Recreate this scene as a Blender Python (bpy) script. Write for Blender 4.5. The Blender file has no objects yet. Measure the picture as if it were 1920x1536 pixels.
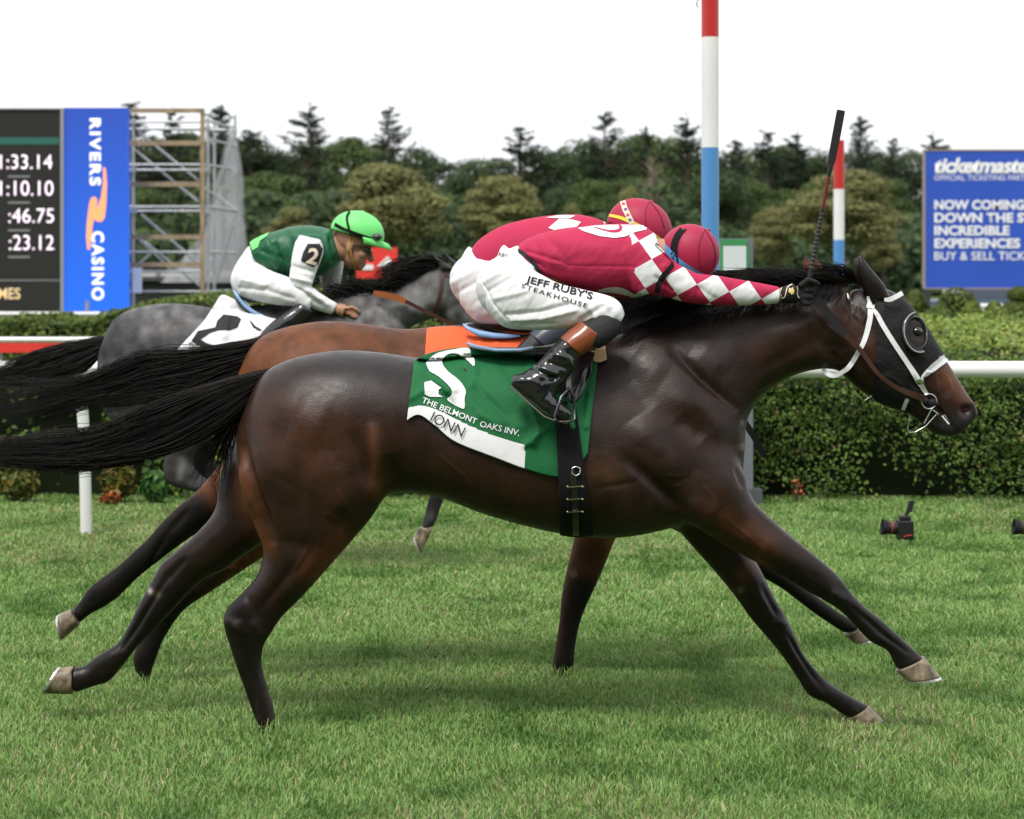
import bpy, bmesh, math, random
import numpy as np
from mathutils import Vector, Matrix
from mathutils.bvhtree import BVHTree

random.seed(7)
RNG = np.random.default_rng(7)
scene = bpy.context.scene
COL = scene.collection
R = math.radians

# ------------------------------------------------------------------ camera
CAMH, FPX, HX, HY = 1.625, 4680.0, 960.0, 520.0     # eye height, focal length in px of a 1920 px wide frame
cam_d = bpy.data.cameras.new('camera')
cam = bpy.data.objects.new('camera', cam_d); COL.objects.link(cam)
cam.location = (0, 0, CAMH); cam.rotation_euler = (R(90), 0, 0)
cam_d.sensor_width = 36.0
cam_d.lens = 36.0 * FPX / 1920.0
cam_d.shift_y = -(768.0 - HY) / 1920.0
cam_d.clip_start = 0.2; cam_d.clip_end = 3000
cam_d.dof.use_dof = True; cam_d.dof.focus_distance = 9.0; cam_d.dof.aperture_fstop = 5.6
scene.camera = cam

# ------------------------------------------------------------------ sky, sun, exposure
SUN_EL, SUN_AZ = R(58), R(-155)      # azimuth measured from +Y clockwise: behind the camera, a little left
world = bpy.data.worlds.new('World'); scene.world = world; world.use_nodes = True
nt = world.node_tree; nt.nodes.clear()
w_out = nt.nodes.new('ShaderNodeOutputWorld'); w_bg = nt.nodes.new('ShaderNodeBackground')
w_sky = nt.nodes.new('ShaderNodeTexSky'); w_sky.sky_type = 'NISHITA'; w_sky.sun_disc = False
w_sky.sun_elevation = SUN_EL; w_sky.sun_rotation = SUN_AZ; w_sky.dust_density = 3.0
w_mul = nt.nodes.new('ShaderNodeMix'); w_mul.data_type = 'RGBA'; w_mul.blend_type = 'MULTIPLY'
w_mul.inputs['Factor'].default_value = 1.0; w_mul.inputs['B'].default_value = (0.10, 0.10, 0.10, 1)
w_mix = nt.nodes.new('ShaderNodeMix'); w_mix.data_type = 'RGBA'
w_tc = nt.nodes.new('ShaderNodeTexCoord'); w_map = nt.nodes.new('ShaderNodeMapping')
w_map.inputs['Scale'].default_value = (1.0, 1.0, 3.5)
w_noi = nt.nodes.new('ShaderNodeTexNoise'); w_noi.inputs['Scale'].default_value = 2.2; w_noi.inputs['Detail'].default_value = 6
w_rmp = nt.nodes.new('ShaderNodeValToRGB')
w_rmp.color_ramp.elements[0].position = 0.25; w_rmp.color_ramp.elements[0].color = (0.80, 0.80, 0.80, 1)
w_rmp.color_ramp.elements[1].position = 0.60; w_rmp.color_ramp.elements[1].color = (1, 1, 1, 1)
w_mix.inputs['B'].default_value = (.90, .915, .94, 1)          # cloud white
nt.links.new(w_sky.outputs[0], w_mul.inputs['A']); nt.links.new(w_mul.outputs['Result'], w_mix.inputs['A'])
nt.links.new(w_tc.outputs['Generated'], w_map.inputs[0]); nt.links.new(w_map.outputs[0], w_noi.inputs['Vector'])
nt.links.new(w_noi.outputs['Fac'], w_rmp.inputs[0]); nt.links.new(w_rmp.outputs[0], w_mix.inputs['Factor'])
nt.links.new(w_mix.outputs['Result'], w_bg.inputs['Color']); nt.links.new(w_bg.outputs[0], w_out.inputs[0])
w_bg.inputs['Strength'].default_value = 1.0
sun_d = bpy.data.lights.new('sun', 'SUN'); sun_d.energy = 2.1; sun_d.angle = R(18); sun_d.color = (1.0, 0.955, 0.89)
sun = bpy.data.objects.new('sun', sun_d); COL.objects.link(sun)
sdir = Vector((math.sin(SUN_AZ) * math.cos(SUN_EL), math.cos(SUN_AZ) * math.cos(SUN_EL), math.sin(SUN_EL)))
sun.rotation_euler = sdir.to_track_quat('Z', 'Y').to_euler(); sun.location = (-4, -6, 14)
scene.view_settings.view_transform = 'Standard'; scene.view_settings.look = 'None'
scene.view_settings.gamma = 1.0; scene.view_settings.exposure = 0.50
scene.render.engine = 'CYCLES'
scene.cycles.max_bounces = 6; scene.cycles.transparent_max_bounces = 8
scene.cycles.volume_step_rate = 2.0; scene.cycles.use_denoising = True

# ------------------------------------------------------------------ helpers
def W(px, py, y):
    """point at depth y that the photograph shows at (px, py)"""
    return Vector(((px - HX) * y / FPX, y, CAMH - (py - HY) * y / FPX))

def link(name, data, parent=None, label=None, cat=None, group=None, kind=None, loc=None):
    o = bpy.data.objects.new(name, data); COL.objects.link(o)
    if loc is not None: o.location = loc
    if parent is not None:
        o.parent = parent
        o.matrix_parent_inverse = Matrix.Translation(-Vector(parent.get('base', (0, 0, 0))))
    if label: o['label'] = label
    if cat: o['category'] = cat
    if group: o['group'] = group
    if kind: o['kind'] = kind
    return o

def thing(name, loc, label, cat, group=None):
    o = link(name, None, None, label, cat, group, loc=loc)
    o['base'] = tuple(loc); o.empty_display_size = 0.1
    return o

def mesh_np(name, verts, faces, mat=None, smooth=True):
    me = bpy.data.meshes.new(name)
    me.from_pydata([tuple(v) for v in verts], [], [tuple(f) for f in faces])
    me.update()
    if mat is not None:
        for m in (mat if isinstance(mat, (list, tuple)) else [mat]): me.materials.append(m)
    if smooth: me.polygons.foreach_set('use_smooth', [len(p.vertices) <= 4 for p in me.polygons])
    return me

def mesh_fast(name, V, F, mat=None, smooth=False, col=None):
    """V (n,3) array, F (m,k) array of equal polygons"""
    V = np.asarray(V, np.float32); F = np.asarray(F, np.int32); k = F.shape[1]
    me = bpy.data.meshes.new(name)
    me.vertices.add(len(V)); me.vertices.foreach_set('co', V.ravel())
    me.loops.add(F.size); me.loops.foreach_set('vertex_index', F.ravel())
    me.polygons.add(len(F)); me.polygons.foreach_set('loop_start', np.arange(len(F), dtype=np.int32) * k)
    me.polygons.foreach_set('loop_total', np.full(len(F), k, np.int32))
    if smooth: me.polygons.foreach_set('use_smooth', np.ones(len(F), bool))
    me.update(calc_edges=True)
    if col is not None:
        a = me.color_attributes.new('Col', 'FLOAT_COLOR', 'POINT')
        c = np.ones((len(V), 4), np.float32); c[:, :3] = col
        a.data.foreach_set('color', c.ravel())
    if mat is not None: me.materials.append(mat)
    return me

class MB:
    """collects boxes, tubes and lofts into one mesh"""
    def __init__(s): s.v = []; s.f = []
    def add(s, v, f):
        n = len(s.v); s.v += [tuple(p) for p in v]; s.f += [tuple(i + n for i in q) for q in f]; return s
    def box(s, x0, x1, y0, y1, z0, z1):
        v = [(x, y, z) for x in (x0, x1) for y in (y0, y1) for z in (z0, z1)]
        return s.add(v, [(0,1,3,2),(4,6,7,5),(0,4,5,1),(2,3,7,6),(0,2,6,4),(1,5,7,3)])
    def tube(s, pts, r, n=8, caps=True):
        pts = [Vector(p) for p in pts]; m = len(pts)
        rr = r if isinstance(r, (list, tuple)) else [r] * m
        v = []; f = []; prev = None
        for i, p in enumerate(pts):
            d = (pts[min(i + 1, m - 1)] - pts[max(i - 1, 0)]).normalized()
            if prev is None:
                a = Vector((0, 0, 1)) if abs(d.z) < .9 else Vector((1, 0, 0))
                u = d.cross(a).normalized()
            else:
                u = (prev - d * prev.dot(d)).normalized()
            prev = u; w = d.cross(u)
            for k in range(n):
                t = 2 * math.pi * k / n
                v.append(p + (u * math.cos(t) + w * math.sin(t)) * rr[i])
        for i in range(m - 1):
            for k in range(n):
                f.append((i*n+k, i*n+(k+1) % n, (i+1)*n+(k+1) % n, (i+1)*n+k))
        if caps:
            q = len(v); v += v[:n] + v[(m-1)*n:m*n]
            f.append(tuple(q + k for k in range(n - 1, -1, -1))); f.append(tuple(q + n + k for k in range(n)))
        return s.add(v, f)
    def ball(s, c, rx, ry=None, rz=None, nu=14, nv=9, rot=None):
        ry = rx if ry is None else ry; rz = rx if rz is None else rz
        v = []; f = []; c = Vector(c)
        for j in range(nv + 1):
            ph = math.pi * j / nv
            for i in range(nu):
                th = 2 * math.pi * i / nu
                p = Vector((rx * math.sin(ph) * math.cos(th), ry * math.sin(ph) * math.sin(th), rz * math.cos(ph)))
                if rot is not None: p = rot @ p
                v.append(c + p)
        for j in range(nv):
            for i in range(nu):
                f.append((j*nu+i, (j+1)*nu+i, (j+1)*nu+(i+1) % nu, j*nu+(i+1) % nu))
        return s.add(v, f)
    def mesh(s, name, mat=None, smooth=False):
        return mesh_np(name, s.v, s.f, mat, smooth)

def catmull(A, sub):
    """A (n,k) control rows -> smooth rows"""
    A = np.asarray(A, float); n = len(A); out = []
    for i in range(n - 1):
        p0 = A[max(i - 1, 0)]; p1 = A[i]; p2 = A[i + 1]; p3 = A[min(i + 2, n - 1)]
        for s in range(sub):
            t = s / sub
            out.append(0.5 * ((2*p1) + (-p0+p2)*t + (2*p0-5*p1+4*p2-p3)*t*t + (-p0+3*p1-3*p2+p3)*t**3))
    out.append(A[-1]); return np.array(out)

def loft(rows, sub=4, nseg=22, n=2.2):
    """rows: (ax, az, bx, bz, w, y0, egg): a section runs from a to b in the x-z plane, half width w along y"""
    S = catmull(rows, sub); v = []; f = []
    th = np.linspace(0, 2*np.pi, nseg, endpoint=False)
    c = np.cos(th); s = np.sin(th)
    cc = np.sign(c) * np.abs(c) ** (2/n); ss = np.sign(s) * np.abs(s) ** (2/n)
    for ax, az, bx, bz, w, y0, e in S:
        w = max(w, .002)
        cx, cz = (ax+bx)/2, (az+bz)/2; hx, hz = (ax-bx)/2, (az-bz)/2
        X = cx + hx*cc; Z = cz + hz*cc; Y = y0 + w*ss*(1 - e*cc)
        v += list(zip(X, Y, Z))
    m = len(S)
    for i in range(m - 1):
        for k in range(nseg):
            f.append((i*nseg+k, i*nseg+(k+1) % nseg, (i+1)*nseg+(k+1) % nseg, (i+1)*nseg+k))
    f.append(tuple(range(nseg - 1, -1, -1))); f.append(tuple((m-1)*nseg + k for k in range(nseg)))
    return v, f

def fused(name, mb, voxel=0.008, smooth=6, mat=None):
    """union of the closed pieces in mb as one continuous smooth surface"""
    me = mesh_np('tmp', mb.v, mb.f, None, False)
    bm = bmesh.new(); bm.from_mesh(me); bmesh.ops.recalc_face_normals(bm, faces=bm.faces); bm.to_mesh(me); bm.free()
    o = bpy.data.objects.new('tmp', me); COL.objects.link(o)
    md = o.modifiers.new('r', 'REMESH'); md.mode = 'VOXEL'; md.voxel_size = voxel; md.adaptivity = 0
    if smooth:
        ms = o.modifiers.new('s', 'SMOOTH'); ms.factor = 0.5; ms.iterations = smooth
    dg = bpy.context.evaluated_depsgraph_get()
    out = bpy.data.meshes.new_from_object(o.evaluated_get(dg), depsgraph=dg)
    bpy.data.objects.remove(o); bpy.data.meshes.remove(me)
    out.name = name; out.polygons.foreach_set('use_smooth', [True] * len(out.polygons))
    if mat is not None: out.materials.append(mat)
    return out

def co_of(me):
    a = np.empty(len(me.vertices) * 3, np.float32); me.vertices.foreach_get('co', a); return a.reshape(-1, 3)
def no_of(me):
    a = np.empty(len(me.vertices) * 3, np.float32); me.vertices.foreach_get('normal', a); return a.reshape(-1, 3)
def set_co(me, a):
    me.vertices.foreach_set('co', np.asarray(a, np.float32).ravel()); me.update()
def set_col(me, c, name='Col'):
    a = me.color_attributes.new(name, 'FLOAT_COLOR', 'POINT')
    q = np.ones((len(me.vertices), 4), np.float32); q[:, :3] = c; a.data.foreach_set('color', q.ravel())
def bvh_of(me):
    return BVHTree.FromPolygons([v.co.copy() for v in me.vertices], [tuple(p.vertices) for p in me.polygons])

def seg_dist(P, poly):
    """distance of points P (n,2) from a polyline"""
    best = np.full(len(P), 1e9)
    poly = np.asarray(poly, float)
    if len(poly) == 1: return np.hypot(P[:, 0]-poly[0, 0], P[:, 1]-poly[0, 1])
    for a, b in zip(poly[:-1], poly[1:]):
        d = b - a; L = max((d*d).sum(), 1e-9)
        t = np.clip(((P - a) @ d) / L, 0, 1)
        q = a + t[:, None]*d
        best = np.minimum(best, np.hypot(P[:, 0]-q[:, 0], P[:, 1]-q[:, 1]))
    return best

def relax(me, weight, iters):
    """Laplacian smoothing with a weight per vertex"""
    co = co_of(me).astype(np.float64); n = len(co)
    e = np.empty(len(me.edges)*2, np.int32); me.edges.foreach_get('vertices', e); e = e.reshape(-1, 2)
    i = np.r_[e[:, 0], e[:, 1]]; j = np.r_[e[:, 1], e[:, 0]]
    deg = np.maximum(np.bincount(i, minlength=n), 1)
    idx = np.where(weight > .01)[0]; keep = np.zeros(n, bool); keep[idx] = True
    m = keep[i]; i = i[m]; j = j[m]; w = (weight*.5)[:, None]
    for _ in range(iters):
        avg = np.stack([np.bincount(i, co[j, k], n) for k in range(3)], 1)/deg[:, None]
        co[idx] += ((avg - co)*w)[idx]
    set_co(me, co)

# ------------------------------------------------------------------ materials
MATS = {}
def mat(name, color=(.5, .5, .5), rough=.6, spec=.4, metal=0., attr=None, noise=None, bump=None, coat=0., sheen=0.,
        emit=None, trans=0., sss=0.):
    """noise = (scale, amount) value mottling, bump = (scale, strength, distance); attr = colour attribute used as base"""
    if name in MATS: return MATS[name]
    m = bpy.data.materials.new(name); m.use_nodes = True; t = m.node_tree
    b = t.nodes['Principled BSDF']
    b.inputs['Base Color'].default_value = (*color, 1); b.inputs['Roughness'].default_value = rough
    b.inputs['Specular IOR Level'].default_value = spec; b.inputs['Metallic'].default_value = metal
    if coat: b.inputs['Coat Weight'].default_value = coat; b.inputs['Coat Roughness'].default_value = .12
    if sheen: b.inputs['Sheen Weight'].default_value = sheen; b.inputs['Sheen Roughness'].default_value = .5
    if trans: b.inputs['Transmission Weight'].default_value = trans
    if sss: b.inputs['Subsurface Weight'].default_value = sss; b.inputs['Subsurface Radius'].default_value = (.012, .004, .002)
    src = None
    if attr:
        a = t.nodes.new('ShaderNodeVertexColor'); a.layer_name = attr; src = a.outputs['Color']
        t.links.new(src, b.inputs['Base Color'])
    tc = t.nodes.new('ShaderNodeTexCoord')
    if noise:
        n = t.nodes.new('ShaderNodeTexNoise'); n.inputs['Scale'].default_value = noise[0]; n.inputs['Detail'].default_value = 5
        t.links.new(tc.outputs['Object'], n.inputs['Vector'])
        r = t.nodes.new('ShaderNodeMapRange'); r.inputs['From Min'].default_value = .3; r.inputs['From Max'].default_value = .7
        r.inputs['To Min'].default_value = 1 - noise[1]; r.inputs['To Max'].default_value = 1 + noise[1]
        t.links.new(n.outputs['Fac'], r.inputs['Value'])
        x = t.nodes.new('ShaderNodeVectorMath'); x.operation = 'SCALE'
        if src is not None: t.links.new(src, x.inputs[0])
        else: x.inputs[0].default_value = color
        t.links.new(r.outputs[0], x.inputs['Scale']); t.links.new(x.outputs[0], b.inputs['Base Color'])
    if bump:
        n = t.nodes.new('ShaderNodeTexNoise'); n.inputs['Scale'].default_value = bump[0]; n.inputs['Detail'].default_value = 4
        t.links.new(tc.outputs['Object'], n.inputs['Vector'])
        u = t.nodes.new('ShaderNodeBump'); u.inputs['Strength'].default_value = bump[1]; u.inputs['Distance'].default_value = bump[2]
        t.links.new(n.outputs['Fac'], u.inputs['Height']); t.links.new(u.outputs[0], b.inputs['Normal'])
    if emit:
        b.inputs['Emission Color'].default_value = (*emit[:3], 1); b.inputs['Emission Strength'].default_value = emit[3]
    MATS[name] = m; return m
# ------------------------------------------------------------------ ground
def leaf_mat(name, rough=.55, transl=.35, tint=(1, 1, 1), spec=.3):
    m = bpy.data.materials.new(name); m.use_nodes = True; t = m.node_tree; t.nodes.clear()
    o = t.nodes.new('ShaderNodeOutputMaterial'); p = t.nodes.new('ShaderNodeBsdfPrincipled'); tr = t.nodes.new('ShaderNodeBsdfTranslucent')
    mx = t.nodes.new('ShaderNodeMixShader'); mx.inputs[0].default_value = transl
    a = t.nodes.new('ShaderNodeVertexColor'); a.layer_name = 'Col'
    k = t.nodes.new('ShaderNodeVectorMath'); k.operation = 'MULTIPLY'; k.inputs[1].default_value = tint
    t.links.new(a.outputs[0], k.inputs[0])
    t.links.new(k.outputs[0], p.inputs['Base Color']); t.links.new(k.outputs[0], tr.inputs['Color'])
    p.inputs['Roughness'].default_value = rough; p.inputs['Specular IOR Level'].default_value = spec
    t.links.new(p.outputs[0], mx.inputs[1]); t.links.new(tr.outputs[0], mx.inputs[2]); t.links.new(mx.outputs[0], o.inputs[0])
    MATS[name] = m; return m

def value_noise(x, y, seed=0):
    """smooth 2-D value noise, 0..1"""
    rng = np.random.default_rng(seed); T = rng.random((64, 64))
    xi = np.floor(x).astype(int); yi = np.floor(y).astype(int); fx = x - xi; fy = y - yi
    fx = fx*fx*(3-2*fx); fy = fy*fy*(3-2*fy)
    g = lambda i, j: T[i % 64, j % 64]
    return (g(xi, yi)*(1-fx) + g(xi+1, yi)*fx)*(1-fy) + (g(xi, yi+1)*(1-fx) + g(xi+1, yi+1)*fx)*fy

def ground_mat():
    m = bpy.data.materials.new('turf_ground'); m.use_nodes = True; t = m.node_tree; b = t.nodes['Principled BSDF']
    tc = t.nodes.new('ShaderNodeTexCoord'); n1 = t.nodes.new('ShaderNodeTexNoise'); n1.inputs['Scale'].default_value = 2.2; n1.inputs['Detail'].default_value = 8
    n2 = t.nodes.new('ShaderNodeTexNoise'); n2.inputs['Scale'].default_value = 90; n2.inputs['Detail'].default_value = 3
    r1 = t.nodes.new('ShaderNodeValToRGB'); e = r1.color_ramp.elements
    e[0].position = .3; e[0].color = (.045, .095, .022, 1); e[1].position = .7; e[1].color = (.10, .15, .045, 1)
    mx = t.nodes.new('ShaderNodeMix'); mx.data_type = 'RGBA'; mx.blend_type = 'MULTIPLY'; mx.inputs['Factor'].default_value = .6
    t.links.new(tc.outputs['Object'], n1.inputs[0]); t.links.new(tc.outputs['Object'], n2.inputs[0])
    t.links.new(n1.outputs[0], r1.inputs[0]); t.links.new(r1.outputs[0], mx.inputs['A']); t.links.new(n2.outputs[0], mx.inputs['B'])
    t.links.new(mx.outputs['Result'], b.inputs['Base Color']); b.inputs['Roughness'].default_value = .95
    return m
link('ground', mesh_np('ground', [(-900,-700,0),(900,-700,0),(900,1500,0),(-900,1500,0)], [(0,1,2,3)], ground_mat(), False), kind='structure')

# turf: single blades, denser towards the camera
def turf():
    ys = []; xs = []
    for y0 in np.arange(6.6, 18.3, .3):
        w = .205*(y0+.3) + .7; area = 2*w*.3
        n = int(area*np.interp(y0, [6.6, 9, 13, 18.3], [10500, 9300, 5200, 3500]))
        ys.append(RNG.uniform(y0, y0+.3, n)); xs.append(RNG.uniform(-w, w, n))
    x = np.concatenate(xs); y = np.concatenate(ys); n = len(x)
    big = value_noise(x*1.3+40, y*1.0+7, 3); mid = value_noise(x*5+9, y*3.2+3, 4); fine = value_noise(x*15, y*15, 5)
    hgt = (.017 + .013*mid + .008*fine)*RNG.uniform(.6, 1.35, n)
    for fx, fy, a_ in ((-.872,8.84,1.3),(.206,10.12,1.3),(-1.461,9.88,1.3),(1.30,9.06,-.75)):
        hgt = hgt*(1 + a_*np.exp(-((x-fx)**2 + (y-fy)**2)/.07**2))
    wid = np.interp(y, [6.6, 9, 13, 18], [.0022, .0026, .0040, .0062])*RNG.uniform(.7, 1.3, n)
    az = RNG.uniform(0, 2*np.pi, n); lean = np.abs(RNG.normal(.55, .38, n))*hgt
    dx = np.cos(az)*lean + hgt*.22*(value_noise(x*3.1, y*3.1, 8)-.5)*2; dy = np.sin(az)*lean
    fa = az + np.pi/2 + RNG.normal(0, .6, n); wx = np.cos(fa)*wid; wy = np.sin(fa)*wid
    z0 = np.zeros(n)
    A = np.stack([x-wx, y-wy, z0], 1); B = np.stack([x+wx, y+wy, z0], 1)
    mx, my, mz = x+dx*.38, y+dy*.38, hgt*.66
    C = np.stack([mx-wx*.8, my-wy*.8, mz], 1); D = np.stack([mx+wx*.8, my+wy*.8, mz], 1); T = np.stack([x+dx, y+dy, hgt*.98], 1)
    V = np.stack([A, B, C, D, T], 1).reshape(-1, 3); i = np.arange(n)[:, None]*5
    F = np.concatenate([i+np.array([[0,1,3]]), i+np.array([[0,3,2]]), i+np.array([[2,3,4]])], 0)
    g1 = np.array([.150, .285, .055]); g2 = np.array([.290, .440, .135]); straw = np.array([.47, .44, .22]); deep = np.array([.095, .205, .036])
    k = np.clip(RNG.normal(.45, .26, n) + (mid-.5)*.5, 0, 1)[:, None]; c = g1*(1-k) + g2*k
    dry = (RNG.random(n) < .05 + .26*np.clip(big-.42, 0, 1) + .16*np.clip(fine-.58, 0, 1))[:, None]
    c = np.where(dry, straw*RNG.uniform(.6, 1.15, (n, 1)), c)
    worn = np.clip((value_noise(x*.9+3, y*.55+11, 13)*.6 + value_noise(x*2.6, y*1.5, 14)*.4 - .56)*5, 0, 1); wb = (RNG.random(n) < worn*.26)[:, None]; c = np.where(wb, straw*RNG.uniform(.55, 1.0, (n, 1)), c)
    dk = np.clip((.44-mid)*2.4 + (.40-big)*1.0, 0, .75)[:, None]; c = c*(1-dk) + deep*dk
    blue = (RNG.random(n) < .12)[:, None]; c = np.where(blue, c*np.array([.9, 1.0, 1.2]), c)
    col = np.repeat(c, 5, 0)
    link('turf_grass', mesh_fast('turf_grass', V, F, leaf_mat('grass_blade', .5, .3, spec=.35), False, col), label='mown green turf of the race track', cat='grass', kind='stuff')
turf()

# unseen stepped stand added behind the camera to darken the horses' near flanks
def shade_stand():
    M_C = mat('stand_concrete', (.16,.15,.14), .9, .2); M_D = mat('stand_dark', (.035,.036,.04), .8, .2); mb = MB()
    for k in range(14): mb.box(-95, 95, -24-1.6*(k+1), -24-1.6*k-.002, 0, .5+.62*k)
    mb.box(-95, 95, -47.4, -46.9, 0, 17); o = link('shade_stand', mb.mesh('shade_stand', M_C), kind='structure')
    mb = MB(); mb.add([(-97,-50,17.4),(97,-50,17.4),(97,-25,15.2),(-97,-25,15.2),(-97,-50,18),(97,-50,18),(97,-25,15.8),(-97,-25,15.8)], [(0,1,2,3),(7,6,5,4),(0,4,5,1),(1,5,6,2),(2,6,7,3),(3,7,4,0)])
    r = bpy.data.objects.new('roof', mb.mesh('roof', M_D)); COL.objects.link(r); r.parent = o
    for x in range(-90, 91, 15):
        mb = MB(); mb.box(x-.25, x+.25, -31.2, -30.7, 0, 15.6); c = bpy.data.objects.new('column', mb.mesh('column', M_D)); COL.objects.link(c); c.parent = o
shade_stand()

# ------------------------------------------------------------------ leafy masses
LEAF = leaf_mat('hedge_leaf', .5, .25); LEAF_T = leaf_mat('tree_leaf', .6, .25, spec=.15)
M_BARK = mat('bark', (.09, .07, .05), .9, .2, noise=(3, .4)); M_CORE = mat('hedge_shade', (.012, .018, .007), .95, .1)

def leaf_quads(P, N, size, rng, col, jit=.6, aspect=.6):
    """one bent leaf (4 points) at every point P facing roughly N"""
    n = len(P); N = N + rng.normal(0, jit, (n, 3)); N /= np.linalg.norm(N, axis=1)[:, None] + 1e-9
    a = np.cross(N, rng.normal(0, 1, (n, 3))); a /= np.linalg.norm(a, axis=1)[:, None] + 1e-9; b = np.cross(N, a)
    s = (size*rng.uniform(.65, 1.3, n))[:, None]
    V = np.stack([P - a*s, P + b*s*aspect + N*s*.15, P + a*s, P - b*s*aspect + N*s*.15], 1).reshape(-1, 3)
    F = np.arange(n*4).reshape(-1, 4)
    return V, F, np.repeat(col, 4, 0)

def leaf_cols(n, rng, pal, wts):
    i = rng.choice(len(pal), n, p=np.array(wts)/sum(wts)); return np.array(pal)[i]*rng.uniform(.7, 1.25, (n, 1))

def hedge(name, x0, x1, y0, y1, top, n, size, pal, wts, label, rough=.035, ragged=0., seed=1, group=None, front_only=False, cat='hedge'):
    rng = np.random.default_rng(seed); root = thing(name, ((x0+x1)/2, (y0+y1)/2, 0), label, cat, group)
    topf = top if callable(top) else (lambda x: np.full(np.shape(x), float(top)))
    hm = float(np.mean(topf(np.linspace(x0, x1, 40))))
    aF = (x1-x0)*hm; aT = (x1-x0)*(y1-y0); aS = 2*(y1-y0)*hm; tot = aF + aT + aS
    nf, ntp = int(n*aF/tot), int(n*aT/tot); ns = max(n - nf - ntp, 4)
    x = rng.uniform(x0, x1, nf); z = rng.uniform(.02, 1, nf)*topf(x); dep = np.abs(rng.normal(0, rough, nf))
    bump = (value_noise(x*3.3+seed, z*4, seed) - .5)*rough*3.0 + (value_noise(x*9+seed, z*9, seed+1) - .5)*rough*1.6
    low = np.clip(1 - z/(hm*.45), 0, 1)
    if ragged:
        hole = value_noise(x*2.6+5, z*3.1+2, seed+2) + ragged*low*.6
        keep = rng.random(nf) > np.clip((hole-.50)*4*ragged, 0, .97)
        x, z, dep, bump = x[keep], z[keep], dep[keep], bump[keep]
    P1 = np.stack([x, y0 + dep + bump, z], 1); N1 = np.tile([0, -1, .35], (len(P1), 1))
    xt = rng.uniform(x0, x1, ntp); yt = rng.uniform(y0, y1, ntp)
    bt = (value_noise(xt*2.6, yt*2.2, seed+3) - .5)*rough*3.2 + (value_noise(xt*8, yt*8, seed+4) - .5)*rough*1.8
    P2_ = np.stack([xt, yt, topf(xt) - np.abs(rng.normal(0, rough*.6, ntp)) + bt], 1); N2 = np.tile([0, -.2, 1], (ntp, 1))
    sx = np.where(rng.random(ns) < .5, x0, x1); P3 = np.stack([sx + rng.normal(0, rough, ns), rng.uniform(y0, y1, ns), rng.uniform(.02, 1, ns)*topf(sx)], 1)
    N3 = np.stack([np.where(sx == x0, -1., 1.), np.zeros(ns), np.full(ns, .3)], 1)
    P = np.concatenate([P1, P2_, P3]); N = np.concatenate([N1, N2, N3])
    V, F, C = leaf_quads(P, N, size, rng, leaf_cols(len(P), rng, pal, wts))
    o = link('foliage', mesh_fast('foliage', V, F, LEAF, False, C), root, kind='stuff')
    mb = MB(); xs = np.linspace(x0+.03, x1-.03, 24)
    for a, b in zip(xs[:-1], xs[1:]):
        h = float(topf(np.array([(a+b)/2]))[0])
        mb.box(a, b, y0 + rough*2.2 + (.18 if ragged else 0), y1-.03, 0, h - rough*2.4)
    link('branches', mb.mesh('branches', M_CORE), root)  # solid boxes, no twigs: shade inside the hedge put in as near-black colour
    return root

PAL_H = [(.085,.155,.024),(.120,.200,.032),(.050,.098,.018),(.175,.255,.045),(.24,.17,.06)]
hz = DHEDGE = 18.05
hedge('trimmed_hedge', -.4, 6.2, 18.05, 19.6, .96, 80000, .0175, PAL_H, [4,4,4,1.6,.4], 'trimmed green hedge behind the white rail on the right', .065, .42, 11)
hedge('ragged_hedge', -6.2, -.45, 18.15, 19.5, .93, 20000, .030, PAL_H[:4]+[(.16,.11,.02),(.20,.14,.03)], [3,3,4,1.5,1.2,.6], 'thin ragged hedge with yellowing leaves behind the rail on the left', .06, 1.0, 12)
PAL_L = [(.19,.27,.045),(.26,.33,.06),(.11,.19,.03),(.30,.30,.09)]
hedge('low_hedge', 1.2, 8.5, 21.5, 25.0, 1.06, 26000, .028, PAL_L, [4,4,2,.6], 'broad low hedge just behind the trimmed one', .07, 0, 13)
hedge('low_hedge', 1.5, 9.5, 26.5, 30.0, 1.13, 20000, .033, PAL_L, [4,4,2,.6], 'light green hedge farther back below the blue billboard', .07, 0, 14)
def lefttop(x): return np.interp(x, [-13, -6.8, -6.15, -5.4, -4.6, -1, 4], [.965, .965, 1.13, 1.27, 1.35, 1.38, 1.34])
hedge('clipped_hedge', -13, 4, 40, 42, lefttop, 40000, .042, [(.10,.155,.028),(.145,.195,.036),(.07,.115,.02),(.20,.24,.06)], [4,3,3,1], 'long clipped hedge in front of the scoreboard', .05, 0, 15)

# orange and yellow plants growing at the foot of the hedge
def plant(px, py, w, h, D, pal, label, n=260, size=.03, seed=1):
    c = W(px, py, D); c.z = 0; rng = np.random.default_rng(seed); root = thing('flowering_plant', c, label, 'plant', 'plants at the foot of the hedge')
    u = rng.normal(0, 1, (n, 3)); u /= np.linalg.norm(u, axis=1)[:, None]; r = rng.random((n, 1))**.4
    P = np.array([c.x, c.y, h*.55]) + u*r*np.array([w/2, w/2.5, h*.45])
    V, F, C = leaf_quads(P, u, size, rng, leaf_cols(n, rng, pal, [1]*len(pal)))
    link('leaves', mesh_fast('leaves', V, F, LEAF, False, C), root)
    mb = MB()
    for k in range(5): mb.tube([c + Vector((rng.normal()*w*.1, 0, 0)), c + Vector((rng.normal()*w*.25, rng.normal()*.03, h*.6))], .005, 5)
    link('stem', mb.mesh('stem', M_BARK), root)
plant(222, 880, .26, .34, 17.8, [(.22,.16,.03),(.16,.15,.03),(.10,.12,.02)], 'yellow leaved plant at the foot of the ragged hedge', 330, .03, 2)
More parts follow.
